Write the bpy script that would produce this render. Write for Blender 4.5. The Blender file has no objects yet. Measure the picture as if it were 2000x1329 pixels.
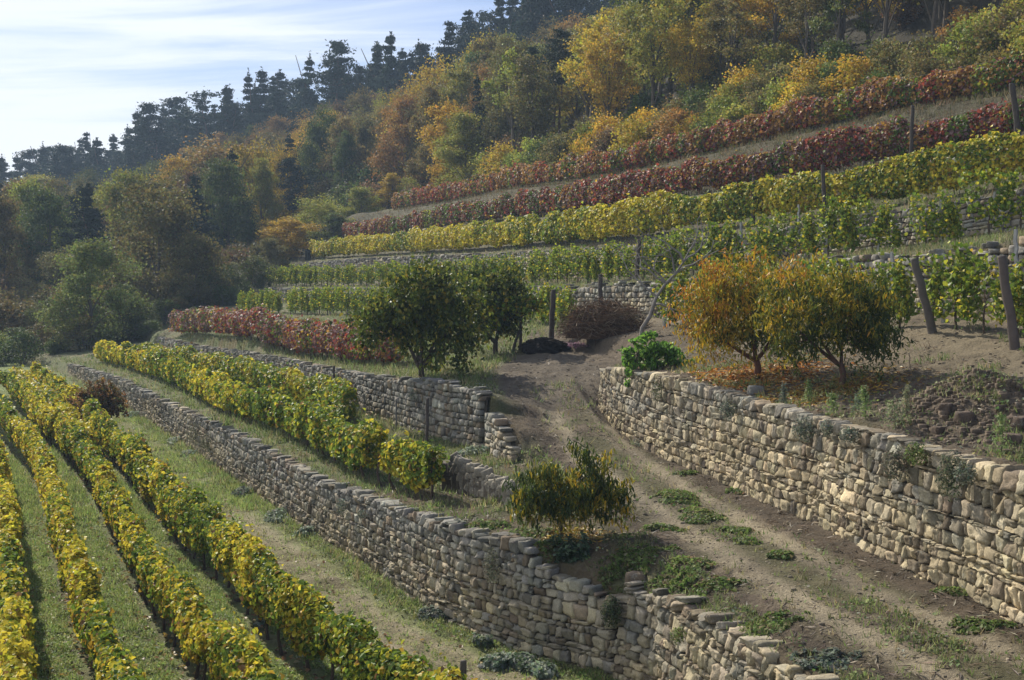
import bpy, math, random
import numpy as np
from mathutils import Vector

# ------------------------------------------------------------------ camera, sky, sun, exposure
SC = bpy.context.scene
COL = SC.collection
CAMZ = 7.5
PITCH = math.radians(3.29)
FPX = 2778.0
cam_d = bpy.data.cameras.new("camera"); cam = bpy.data.objects.new("camera", cam_d); COL.objects.link(cam)
cam_d.lens = 50.0; cam_d.sensor_width = 36.0; cam_d.clip_start = 0.1; cam_d.clip_end = 6000
cam.location = (0, 0, CAMZ); cam.rotation_euler = (math.radians(90) - PITCH, 0, 0)
SC.camera = cam

SUN_EL = math.radians(35); SUN_A = math.radians(58)      # ahead of the camera and to the left, just outside the frame
SDIR = Vector((-math.cos(SUN_A)*math.cos(SUN_EL), math.sin(SUN_A)*math.cos(SUN_EL), math.sin(SUN_EL)))
sl = bpy.data.lights.new("sun", 'SUN'); sl.energy = 5.0; sl.angle = math.radians(0.6); sl.color = (1.0, 0.93, 0.80)
so = bpy.data.objects.new("sun", sl); COL.objects.link(so); so.rotation_euler = SDIR.to_track_quat('Z', 'Y').to_euler()

W = bpy.data.worlds.new("World"); SC.world = W; W.use_nodes = True
nt = W.node_tree; N = nt.nodes; L = nt.links; N.clear()
out = N.new('ShaderNodeOutputWorld'); bg = N.new('ShaderNodeBackground'); sky = N.new('ShaderNodeTexSky')
sky.sky_type = 'NISHITA'; sky.sun_disc = False; sky.sun_elevation = SUN_EL
sky.sun_rotation = math.radians(-90) + SUN_A; sky.air_density = 1.0; sky.dust_density = 0.6; sky.ozone_density = 2.0
bg.inputs['Strength'].default_value = 0.07
tc = N.new('ShaderNodeTexCoord'); sep = N.new('ShaderNodeSeparateXYZ'); L.new(tc.outputs['Generated'], sep.inputs[0])
def M(op, a, b=None, c=None, tree=None):
    n = (tree or nt).nodes.new('ShaderNodeMath'); n.operation = op
    for i, v in enumerate((a, b, c)):
        if v is None: continue
        if isinstance(v, (int, float)): n.inputs[i].default_value = v
        else: (tree or nt).links.new(v, n.inputs[i])
    return n.outputs[0]
zz = M('ADD', M('MAXIMUM', sep.outputs[2], 0.0), 0.10)
cx = M('DIVIDE', sep.outputs[0], zz); cy = M('DIVIDE', sep.outputs[1], zz)
cmb = N.new('ShaderNodeCombineXYZ'); L.new(M('MULTIPLY', cx, 0.55), cmb.inputs[0]); L.new(M('MULTIPLY', cy, 1.5), cmb.inputs[1])
nz = N.new('ShaderNodeTexNoise'); nz.inputs['Scale'].default_value = 1.2; nz.inputs['Detail'].default_value = 7; nz.inputs['Roughness'].default_value = 0.6; nz.inputs['Distortion'].default_value = 0.7
L.new(cmb.outputs[0], nz.inputs['Vector'])
# thin cloud sheet thickens towards the sun's side of the sky
bank = M('MULTIPLY_ADD', sep.outputs[0], -2.3, -0.30)
bank2 = M('MULTIPLY_ADD', sep.outputs[2], -0.9, bank)
cov = M('ADD', M('MULTIPLY', nz.outputs[0], 2.6), bank2)
mr = N.new('ShaderNodeMapRange'); mr.interpolation_type = 'SMOOTHSTEP'; L.new(cov, mr.inputs[0])
mr.inputs[1].default_value = .78; mr.inputs[2].default_value = 1.8; mr.inputs[3].default_value = 0.12; mr.inputs[4].default_value = 0.97
mix = N.new('ShaderNodeMix'); mix.data_type = 'RGBA'; L.new(mr.outputs[0], mix.inputs[0])
tint = N.new('ShaderNodeVectorMath'); tint.operation = 'MULTIPLY'; L.new(sky.outputs[0], tint.inputs[0]); tint.inputs[1].default_value = (.80,.88,1.18); L.new(tint.outputs[0], mix.inputs[6]); mix.inputs[7].default_value = (12.0, 12.5, 13.2, 1)
L.new(mix.outputs[2], bg.inputs[0]); L.new(bg.outputs[0], out.inputs[0])
SC.view_settings.view_transform = 'Standard'; SC.view_settings.look = 'None'; SC.view_settings.gamma = 1
SC.view_settings.exposure = 0.36
SC.cycles.max_bounces = 6; SC.cycles.diffuse_bounces = 2; SC.cycles.glossy_bounces = 1; SC.cycles.transmission_bounces = 3
SC.cycles.transparent_max_bounces = 4; SC.cycles.volume_bounces = 0; SC.cycles.use_denoising = True
SC.cycles.caustics_reflective = False; SC.cycles.caustics_refractive = False

# ------------------------------------------------------------------ helpers
rng = np.random.default_rng(7); random.seed(7)
CT, ST = math.cos(PITCH), math.sin(PITCH)
def ray(px, py):
    x = (px - 1000) / FPX; y = -(py - 664.5) / FPX
    return np.array([x, CT + y*ST, -ST + y*CT])
def at_D(px, py, D):
    d = ray(px, py); return np.array([0, 0, CAMZ]) + d * (D / d[1])
def at_z(px, py, z):
    d = ray(px, py); return np.array([0, 0, CAMZ]) + d * ((z - CAMZ) / d[2])
def project(p):
    v = np.asarray(p, float) - np.array([0, 0, CAMZ])
    f = v[1]*CT - v[2]*ST; u = v[1]*ST + v[2]*CT
    return 1000 + FPX*v[0]/f, 664.5 - FPX*u/f
def hsh(ix, iy, s):
    h = (ix.astype(np.int64)*374761393 + iy.astype(np.int64)*668265263 + s*1442695041) & 0xffffffff
    h = ((h ^ (h >> 13)) * 1274126177) & 0xffffffff
    return ((h ^ (h >> 16)) & 0xffff) / 65535.0
def vn(x, y, s=0):
    x = np.asarray(x, float); y = np.asarray(y, float)
    ix = np.floor(x).astype(np.int64); iy = np.floor(y).astype(np.int64); fx = x-ix; fy = y-iy
    fx = fx*fx*(3-2*fx); fy = fy*fy*(3-2*fy)
    return (hsh(ix,iy,s)*(1-fx)+hsh(ix+1,iy,s)*fx)*(1-fy)+(hsh(ix,iy+1,s)*(1-fx)+hsh(ix+1,iy+1,s)*fx)*fy
def fbm(x, y, s=0, o=3):
    r = 0; a = 1; t = 0
    for k in range(o):
        r = r + a*vn(x*2**k, y*2**k, s+k*17); t += a; a *= .55
    return r/t
def norm(v): return v/np.maximum(np.linalg.norm(v, axis=-1, keepdims=True), 1e-9)

class MB:
    def __init__(s): s.v=[]; s.q=[]; s.t=[]; s.c=[]; s.n=0
    def add(s, v, quads=None, tris=None, col=(1,1,1)):
        v = np.asarray(v, float).reshape(-1,3)
        c = np.asarray(col, float)
        if c.ndim == 1: c = np.tile(c[:3], (len(v),1))
        s.v.append(v); s.c.append(c[:, :3])
        if quads is not None and len(quads): s.q.append(np.asarray(quads).reshape(-1,4)+s.n)
        if tris is not None and len(tris): s.t.append(np.asarray(tris).reshape(-1,3)+s.n)
        s.n += len(v)
    def mesh(s, name, mat, smooth=False):
        me = bpy.data.meshes.new(name)
        v = np.concatenate(s.v) if s.v else np.zeros((0,3)); c = np.concatenate(s.c) if s.c else np.zeros((0,3))
        q = np.concatenate(s.q) if s.q else np.zeros((0,4),int); t = np.concatenate(s.t) if s.t else np.zeros((0,3),int)
        me.vertices.add(len(v)); me.vertices.foreach_set('co', v.astype(np.float32).ravel())
        nl = len(q)*4+len(t)*3
        me.loops.add(nl); me.loops.foreach_set('vertex_index', np.concatenate([q.ravel(), t.ravel()]).astype(np.int32))
        me.polygons.add(len(q)+len(t))
        ls = np.concatenate([np.arange(len(q))*4, len(q)*4+np.arange(len(t))*3]).astype(np.int32)
        me.polygons.foreach_set('loop_start', ls)
        me.polygons.foreach_set('use_smooth', np.full(len(ls), smooth, dtype=bool))
        me.update(calc_edges=True)
        a = me.color_attributes.new('Col', 'FLOAT_COLOR', 'POINT')
        a.data.foreach_set('color', np.concatenate([c, np.ones((len(c),1))], 1).astype(np.float32).ravel())
        me.materials.append(mat); me.validate()
        return me
    def build(s, name, mat, parent=None, smooth=False):
        o = bpy.data.objects.new(name, s.mesh(name, mat, smooth)); COL.objects.link(o)
        if parent is not None: o.parent = parent
        return o
def tag(o, label=None, cat=None, group=None, kind=None):
    if label: o['label'] = label
    if cat: o['category'] = cat
    if group: o['group'] = group
    if kind: o['kind'] = kind
    return o
def empty(name, loc, label, cat, group=None, rz=0):
    o = bpy.data.objects.new(name, None); COL.objects.link(o); o.location = [float(a) for a in loc]; o.rotation_euler = (0,0,rz)
    o.empty_display_size = 0.2
    return tag(o, label, cat, group)
def link_copy(mesh_obj, parent):
    c = mesh_obj.copy(); COL.objects.link(c); c.parent = parent; return c

def frame(d):
    d = norm(np.asarray(d, float)); a = np.array([0,0,1.0]) if abs(d[2]) < .9 else np.array([1.0,0,0])
    x = norm(np.cross(a, d)); return x, np.cross(d, x)
def tube(mb, pts, rad, col, ns=6, cap=True, rough=0):
    pts = np.asarray(pts, float); n = len(pts); V = []
    for i in range(n):
        d = pts[min(i+1,n-1)]-pts[max(i-1,0)]; x, y = frame(d)
        if i == 0: x0 = x
        else:
            x = norm(x0 - d*np.dot(x0,d)/max(np.dot(d,d),1e-9)); y = np.cross(norm(d), x); x0 = x
        for k in range(ns):
            a = 2*math.pi*k/ns; r = rad[i]*(1+(rough*(rng.random()-.5) if rough else 0))
            V.append(pts[i]+r*(math.cos(a)*x+math.sin(a)*y))
    Q = [(i*ns+k, i*ns+(k+1)%ns, (i+1)*ns+(k+1)%ns, (i+1)*ns+k) for i in range(n-1) for k in range(ns)]
    T = []
    if cap:
        V.append(pts[-1]); T += [((n-1)*ns+k, (n-1)*ns+(k+1)%ns, n*ns) for k in range(ns)]
    mb.add(V, Q, T, col)
def leaves(mb, c, nrm, size, col, asp=0.9, hexa=True, down=None, fold=0.25):
    """leaf blades: centres c, blade normals nrm, lengths size, one colour each"""
    n = len(c); nrm = norm(nrm)
    t = rng.normal(size=(n,3))
    if down is not None: t = t*(1-down)+np.array([0,0,-1.0])*down*2.2
    t = norm(t - nrm*np.sum(t*nrm,1,keepdims=True)); b = np.cross(nrm, t)
    s = np.asarray(size).reshape(-1,1)*np.ones((n,1)); w = s*asp*.5
    base = c - t*s*.5; tip = c + t*s*.5
    if hexa:
        f = nrm*w*fold*2
        L1 = c - t*s*.22 - b*w + f; L2 = c + t*s*.15 - b*w*.8 + f; R1 = c - t*s*.22 + b*w + f; R2 = c + t*s*.15 + b*w*.8 + f
        V = np.stack([base,L1,L2,tip,R2,R1],1).reshape(-1,3)
        i = np.arange(n)[:,None]*6
        Q = np.concatenate([i+np.array([0,1,2,3]), i+np.array([0,3,4,5])])
        mb.add(V, Q, None, np.repeat(col, 6, 0))
    else:
        V = np.stack([base, c-b*w+nrm*w*fold, tip, c+b*w+nrm*w*fold],1).reshape(-1,3)
        i = np.arange(n)[:,None]*4
        mb.add(V, i+np.arange(4), None, np.repeat(col, 4, 0))
def pal(n, cols, wts, jit=.12):
    cols = np.array(cols, float); k = rng.choice(len(cols), n, p=np.array(wts)/sum(wts))
    return np.clip(cols[k]*(1+rng.normal(size=(n,1))*jit*1.3+rng.normal(size=(n,3))*jit*.4), .003, .9)

# ------------------------------------------------------------------ materials
def new_mat(name):
    m = bpy.data.materials.new(name); m.use_nodes = True; m.node_tree.nodes.clear(); return m, m.node_tree
def mat_surface(name, rough=.9, nscale=6, namp=.5, bump=.5, bscale=18, objcol=False, bdist=.05, spec=.3, detail2=None, stain=False):
    m, t = new_mat(name); n = t.nodes; l = t.links
    o = n.new('ShaderNodeOutputMaterial'); p = n.new('ShaderNodeBsdfPrincipled'); l.new(p.outputs[0], o.inputs[0])
    p.inputs['Roughness'].default_value = rough; p.inputs['Specular IOR Level'].default_value = spec
    at = n.new('ShaderNodeAttribute'); at.attribute_name = 'Col'
    g = n.new('ShaderNodeNewGeometry') if not objcol else n.new('ShaderNodeTexCoord')
    pos = g.outputs['Position'] if not objcol else g.outputs['Object']
    a = n.new('ShaderNodeTexNoise'); a.inputs['Scale'].default_value = nscale; a.inputs['Detail'].default_value = 6; a.inputs['Roughness'].default_value = .65; l.new(pos, a.inputs['Vector'])
    f = M('MULTIPLY_ADD', a.outputs[0], namp*2, 1-namp, tree=t)
    if detail2:
        a2 = n.new('ShaderNodeTexNoise'); a2.inputs['Scale'].default_value = detail2; a2.inputs['Detail'].default_value = 3; l.new(pos, a2.inputs['Vector'])
        f = M('MULTIPLY', f, M('MULTIPLY_ADD', a2.outputs[0], 1.0, .5, tree=t), tree=t)
    colr = at.outputs['Color']
    if stain:
        def nn(sc, lo, hi, o0, o1, det=5):
            q = n.new('ShaderNodeTexNoise'); q.inputs['Scale'].default_value = sc; q.inputs['Detail'].default_value = det; q.inputs['Roughness'].default_value = .7; l.new(pos, q.inputs['Vector'])
            k = n.new('ShaderNodeMapRange'); l.new(q.outputs[0], k.inputs[0])
            for i_, v_ in zip((1,2,3,4), (lo,hi,o0,o1)): k.inputs[i_].default_value = v_
            return k.outputs[0]
        f = M('MULTIPLY', f, nn(1.1, .40, .60, .74, 1.12), tree=t)
        mxl = n.new('ShaderNodeMix'); mxl.data_type = 'RGBA'; l.new(nn(7, .60, .68, 0, .55), mxl.inputs[0]); l.new(colr, mxl.inputs[6]); mxl.inputs[7].default_value = (.36,.36,.31,1); colr = mxl.outputs[2]
        mxd = n.new('ShaderNodeMix'); mxd.data_type = 'RGBA'; l.new(nn(4.3, .60, .72, 0, .6), mxd.inputs[0]); l.new(colr, mxd.inputs[6]); mxd.inputs[7].default_value = (.11,.105,.08,1); colr = mxd.outputs[2]
    vm = n.new('ShaderNodeVectorMath'); vm.operation = 'SCALE'; l.new(colr, vm.inputs[0]); l.new(f, vm.inputs['Scale'])
    l.new(vm.outputs[0], p.inputs['Base Color'])
    b = n.new('ShaderNodeTexNoise'); b.inputs['Scale'].default_value = bscale; b.inputs['Detail'].default_value = 8; b.inputs['Roughness'].default_value = .7; l.new(pos, b.inputs['Vector'])
    bp = n.new('ShaderNodeBump'); bp.inputs['Strength'].default_value = bump; bp.inputs['Distance'].default_value = bdist; l.new(b.outputs[0], bp.inputs['Height']); l.new(bp.outputs[0], p.inputs['Normal'])
    return m
def mat_leaf(name, trans=.45, rough=.45, spec=.5, objcol=False):
    m, t = new_mat(name); n = t.nodes; l = t.links
    o = n.new('ShaderNodeOutputMaterial'); p = n.new('ShaderNodeBsdfPrincipled'); tr = n.new('ShaderNodeBsdfTranslucent'); mx = n.new('ShaderNodeMixShader')
    at = n.new('ShaderNodeAttribute'); at.attribute_name = 'Col'; c = at.outputs['Color']
    if objcol:
        oi = n.new('ShaderNodeObjectInfo'); mu = n.new('ShaderNodeVectorMath'); mu.operation = 'MULTIPLY'
        l.new(c, mu.inputs[0]); l.new(oi.outputs['Color'], mu.inputs[1]); c = mu.outputs[0]
    p.inputs['Roughness'].default_value = rough; p.inputs['Specular IOR Level'].default_value = spec
    l.new(c, p.inputs['Base Color']); l.new(c, tr.inputs['Color'])
    mx.inputs[0].default_value = trans; l.new(p.outputs[0], mx.inputs[1]); l.new(tr.outputs[0], mx.inputs[2]); l.new(mx.outputs[0], o.inputs[0])
    return m
MG = mat_surface('soil_and_turf', nscale=2.2, namp=.42, bump=1.0, bscale=11, bdist=.16, spec=.15, detail2=26)
MS = mat_surface('sandstone', nscale=5, namp=.38, bump=.6, bscale=22, bdist=.045, spec=.2, detail2=38, stain=True)
MBARK = mat_surface('bark', nscale=9, namp=.45, bump=.7, bscale=30, bdist=.02, objcol=True, spec=.2)
MW = mat_surface('weathered_wood', nscale=7, namp=.4, bump=.5, bscale=35, bdist=.015, spec=.2)
MV = mat_leaf('vine_leaf', trans=.42, rough=.52, spec=.25)
MT = mat_leaf('forest_leaf', trans=.42, rough=.6, spec=.25, objcol=True)
MP = mat_leaf('pine_needles', trans=.12, rough=.7, spec=.2, objcol=True)
MGR = mat_leaf('grass_blades', trans=.48, rough=.6, spec=.25)
MPE = mat_leaf('orchard_leaf', trans=.38, rough=.5, spec=.35)

# ------------------------------------------------------------------ the lie of the land: lines traced across the slope
def L_lo(pts):      # (px, py_bottom, py_top, z_bottom) -> D, X, zlo, zhi
    r = []
    for px, pb, ptp, z in pts:
        p = at_z(px, pb, z); h = at_D(px, ptp, p[1]); r.append((p[1], p[0], z, h[2]))
    return r
W1 = L_lo([(132,729,712,0),(230,786,741,0),(285,819,770,0),(351,863,802,0),(384,885,817,0),(439,924,841,0),(494,962,868,0),(576,1017,915,0),(631,1055,944,0),
           (700,1096,968,0),(760,1138,992,0),(860,1206,1025,0),(920,1234,1042,0),(1000,1266,1062,0),(1016,1272,1069,0),(1026,1276,1098,0),(1080,1290,1122,0),(1160,1312,1160,0),(1196,1326,1172,0)])
for px, ptp, z in [(1212,1154,1.62),(1260,1160,1.72),(1320,1190,1.82),(1400,1234,1.92),(1448,1266,1.96),(1544,1326,2.0),(1700,1425,2.0),(1950,1600,2.0)]:
    p = at_z(px, ptp, z); W1.append((p[1], p[0], 0.0, z))
W1X = [(98, W1[0][1]-2.6, 0, .35), (104, W1[0][1]-6.5, 0, .2), (170, -75, 0, .2)] + W1
W2 = L_lo([(1168,808,722,2.85),(1200,846,719,2.5),(1252,878,730,2.35),(1292,897,735,2.28),(1320,910,745,2.24),(1368,928,759,2.2),(1416,948,768,2.2),(1456,966,787,2.2),(1520,993,798,2.2),(1576,1014,817,2.2),(1632,1046,826,2.2),
           (1696,1082,844,2.2),(1760,1110,867,2.2),(1820,1138,885,2.2),(1880,1162,903,2.2),(1932,1190,914,2.2),(2000,1226,930,2.2),(2200,1330,985,2.2),(2600,1545,1090,2.2)])
W2X = [(170,-62,1.6,1.6),(108,-23,3.0,3.0),(80,-9.8,3.75,3.75),(66,-3.4,4.15,4.15),(58,0.1,4.2,4.2),(54,1.4,4.15,4.15),(50,2.3,4.0,4.0),(46,2.8,3.9,3.9)] + W2
W3 = L_lo([(307,676,660,1.2),(384,695,677,1.3),(466,715,688,1.5),(549,741,704,1.7),(631,772,722,1.9),(713,808,737,2.05),(800,838,744,2.1),(863,858,749,2.1),(905,868,758,2.12),(938,876,772,2.15)])
W3B = L_lo([(946,878,800,2.15),(975,897,838,2.15),(1002,907,890,2.15)])
W3X = [(170,-66,.8,.8),(118,-32,1.1,1.3)] + W3 + W3B + [(36.3,.1,2.17,2.17),(33,.25,2.15,2.15),(28,1.7,2.1,2.1),(21,4.0,2.15,2.15),(12,6.6,2.2,2.2)]
PATHC = [(12,7.7),(21,5.35),(28,4.05),(35,2.8),(39,2.0),(43,1.5),(47,1.4),(52,2.2),(57,4.0),(63,6.0)]
PZ = [(12,2.2),(28,2.2),(34.8,2.3),(37,2.5),(39.3,2.9),(41,3.25),(43,3.6),(46,3.85),(50,4.0),(57,4.2),(63,3.9),(73,3.15),(82,2.8),(100,2.3),(118,1.5),(170,.8)]
def row_pts(l):      # (px, py, D) ground points
    return [(D,)+tuple(at_D(px,py,D)[[0,2]]) for px,py,D in l]
R5 = row_pts([(470,612,108),(750,617,82),(1000,633,66),(1150,642,57),(1300,640,51),(1500,642,45.5),(1800,640,38.5),(2000,660,34),(2300,690,29)])
R4 = row_pts([(520,560,130),(760,560,104),(1000,560,82),(1350,545,62),(1600,506,53),(1800,490,48),(2000,458,45),(2300,405,40)])
R3 = row_pts([(610,507,142),(800,498,113),(1000,488,91),(1200,473,74),(1400,450,66),(1600,425,60),(1800,395,55),(2000,362,52),(2300,310,47)])
R2 = row_pts([(675,473,148),(800,456,126),(1000,430,102),(1200,405,84),(1400,374,73),(1600,342,67),(1800,310,62.5),(2000,270,58),(2300,210,52)])
R1 = row_pts([(770,413,153),(900,392,132),(1000,371,117),(1200,345,95),(1400,300,84),(1600,257,76),(1800,215,69),(2000,180,64),(2300,120,57)])
def L_up(pts):       # (px, py_top, D, zlo)
    r = []
    for px, py, D, zl in pts:
        p = at_D(px, py, D); r.append((D, p[0], zl, p[2]))
    return r
W5 = L_up([(520,566,120,3.7),(600,567,111,3.95),(750,567,93,4.35),(880,570,82,4.5),(1000,570,74,4.65),(1150,560,65,4.85),(1250,557,60,5.0),(1350,551,56,5.2),(1600,512,48,5.65),(1700,506,45.5,5.75),(1800,500,43,5.8),(2000,472,39.5,5.95),(2300,430,34.5,6.1)])
W4 = L_up([(575,518,137,5.5),(700,507,117,5.8),(850,501,102,6.0),(1000,496,88,6.2),(1150,488,76,6.45),(1300,474,67,6.8),(1500,452,60,7.2),(1650,425,56,7.55),(1800,404,52,7.9),(2000,376,48.5,8.35),(2300,320,43.5,8.6)])
W23 = L_up([(675,480,145,8.3),(800,464,122,8.6),(1000,441,98,8.9),(1200,415,80,9.3),(1400,384,70,9.7),(1480,372,67.5,9.7),(1600,350,64.5,9.75),(1700,335,62.2,9.95),(1800,318,60,10.3),(2000,279,55.5,10.9),(2300,225,50,11.3)])
def ext(l):          # extend with a straight run both ways
    l = sorted(l); a = [list(map(float,q)) for q in l]
    k = .48
    lo = a[0]; hi = a[-1]
    pre = [[12.0, lo[1]+(lo[0]-12)*k] + lo[2:]] if lo[0] > 12 else []
    post = [[175.0, hi[1]-(175-hi[0])*.9] + hi[2:]] if hi[0] < 174 else []
    return np.array(pre + a + post)
def line(l):
    a = ext(l)
    def f(D):
        X = np.interp(D, a[:,0], a[:,1]); zl = np.interp(D, a[:,0], a[:,2]); zh = np.interp(D, a[:,0], a[:,-1] if a.shape[1] > 3 else a[:,2])
        g = (np.interp(D+.5, a[:,0], a[:,1])-np.interp(D-.5, a[:,0], a[:,1]))
        return X, zl, zh, np.sqrt(1+g*g)
    return f
fW1,fW3,fW2,fR5,fW5,fR4,fW4,fR3,fW23,fR2,fR1 = [line(x) for x in (W1X,W3X,W2X,R5,W5,R4,W4,R3,W23,R2,R1)]
def path_c(D): return np.interp(D, [p[0] for p in PATHC], [p[1] for p in PATHC])
def zones(x, y):
    """breakpoints (X, z) of the cross-section at distance y, for every point"""
    D = np.asarray(y, float); B = []
    def wall(f, t0=.16, t1=.34):
        X, zl, zh, s = f(D); return [(X+t0*s, zl), (X+t1*s, zh)]
    B += wall(fW1)
    X, zl, zh, s = fW3(D)
    near = D < 36.8
    B += [(X+.16*s, zl), (X+.34*s, zh)]
    X3 = X+.34*s
    pc = path_c(D); pz = np.interp(D, [p[0] for p in PZ], [p[1] for p in PZ])
    pcx = np.interp(D,[p[0] for p in PATHC[:-1]]+[63,73,82,100,118,170],[p[1] for p in PATHC[:-1]]+[1,-10.5,-16,-22.5,-32,-64])
    X2, z2l, z2h, s2 = fW2(D)
    pcx = np.minimum(np.maximum(pcx, X3+.2), X2)
    B += [(pcx-.5, pz), (pcx+.5, pz)]
    B += [(X2+.16*s2, z2l), (X2+.34*s2, z2h)]
    B += [(X2+.34*s2+ .9, z2h+.06)]
    X5, z5, _, s5 = fR5(D); B += [(X5-1.6, z5-.35), (X5, z5)]
    B += wall(fW5)
    X4, z4, _, s4 = fR4(D); B += [(X4, z4)]
    B += wall(fW4)
    X, z, _, s = fR3(D); B += [(X, z)]
    B += wall(fW23)
    X, z, _, s = fR2(D); B += [(X, z), (X+.7*s, z+.1)]
    X, z, _, s = fR1(D); B += [(X-.9*s, z-.15), (X, z), (X+2.4*s, z+.5), (X+40, z+8)]
    Xs = [b[0]+0*D for b in B]; Z = [b[1]+0*D for b in B]
    for i in range(1, len(Xs)): Xs[i] = np.maximum(Xs[i], Xs[i-1]+.02)
    return Xs, Z
def zraw(x, y):
    x = np.asarray(x, float); y = np.asarray(y, float)
    Xs, Z = zones(x, y)
    z = np.where(x < Xs[0], Z[0], Z[-1])
    for i in range(len(Xs)-1):
        t = (x-Xs[i])/(Xs[i+1]-Xs[i]); z = np.where((x >= Xs[i]) & (x < Xs[i+1]), Z[i]+(Z[i+1]-Z[i])*t, z)
    return z
def ground(x, y):
    x = np.asarray(x, float); y = np.asarray(y, float)
    z = zraw(x, y) + (fbm(x*.35, y*.35, 3)-.5)*.14 + (fbm(x*1.8, y*1.8, 9, 2)-.5)*.07
    # spoil heap and soft earth bank
    mx, my = HEAP
    z = z + .75*np.exp(-(((x-mx)/1.25)**2+((y-my)/1.5)**2))*(.75+.5*fbm(x*2.2, y*2.2, 31)) 
    dd_ = np.abs(x-path_c(y)); z = z + (fbm(x*4.3,y*4.3,77,2)-.5)*np.where((dd_<1.0)&(y<45),.03,.10)
    # rut hollows of the path
    s = np.abs(np.abs(x-path_c(y))-.72); z = z - .05*np.exp(-(s/.22)**2)*(y < 56)*(y > 12)
    z = z - np.clip(y-157,0,None)*.9 - np.clip(x-fR1(y)[0]-3.2,0,None)*.6
    return z
HEAP=(0.,-500.)
def hit(px,py,fn=None,d0=12.0,d1=165.0):
    d=ray(px,py); D=np.arange(d0,d1,.06); P=np.array([0,0,CAMZ])[None]+d[None]*(D/d[1])[:,None]
    g=(fn or zraw)(P[:,0],P[:,1]); k=np.argmax(P[:,2]<=g); p=P[k].copy(); p[2]=g[k]; return p
hp = hit(1905, 805); HEAP = (hp[0], hp[1])
TR1 = hit(1476, 738); TR2 = hit(1642, 755); SAP = hit(1097, 1052); FIG = hit(822, 740); FIG2 = hit(968, 694)

# vine rows on the valley floor, from the crest of the foliage (z about 1.4)
def crest(pts, z=1.40, dx=-.22):
    return np.array([at_z(px,py,z)[:2]+np.array([dx,0]) for px,py in pts])
RA = crest([(74,714),(100,733),(135,757),(180,784),(212,818),(248,845),(293,890),(339,933),(384,978),(466,1035),(521,1094),(592,1149),(640,1168),(700,1212),(760,1252),(824,1280),(880,1316),(960,1378)])
RAA = crest([(34,717),(62,731),(90,750),(126,783),(158,815),(186,838)])
RB = crest([(-60,690),(-5,723),(29,732),(68,766),(102,796),(135,818),(153,836),(172,854),(196,884),(226,931),(270,1000),(292,1032),(315,1068),(347,1105),(390,1150),(412,1187),(462,1232),(500,1265),(560,1329),(620,1395)], dx=-.24)
RC = crest([(-120,705),(0,775),(29,805),(63,834),(88,862),(100,890),(117,931),(140,1012),(160,1055),(180,1105),(195,1140),(210,1180),(230,1225),(252,1262),(275,1315),(300,1390)], dx=-.24)
RD = crest([(-60,800),(-5,850),(12,885),(23,933),(32,1012),(41,1075),(46,1125),(54,1175),(60,1212),(64,1300),(68,1400)], dx=-.26)
RE = crest([(-170,880),(-130,1000),(-110,1130),(-100,1330)], dx=-.4)
def polyd(x, y, P):
    d = np.full(np.shape(x), 1e9)
    for a, b in zip(P[:-1], P[1:]):
        ab = b-a; t = np.clip(((x-a[0])*ab[0]+(y-a[1])*ab[1])/np.dot(ab,ab), 0, 1)
        d = np.minimum(d, np.hypot(x-a[0]-t*ab[0], y-a[1]-t*ab[1]))
    return d
def G3(l): return np.array([(p[1], p[0]) for p in l])
Y1 = np.array([at_z(px,py,z)[:2] for px,py,z in [(192,699,1.0),(351,759,1.35),(455,808,1.6),(549,842,1.75),(631,877,1.85),(700,909,1.92),(780,940,2.0),(850,962,2.05)]])
Y2 = np.array([at_z(px,py,z)[:2] for px,py,z in [(258,672,2.3),(384,691,2.65),(460,706,2.85),(521,722,2.98),(603,738,3.12),(656,760,3.22)]])+np.array([.45,0])
RR = np.array([at_z(px,py,z)[:2] for px,py,z in [(345,649,2.3),(450,660,2.75),(550,672,3.1),(660,688,3.4),(775,707,3.6)]])

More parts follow.
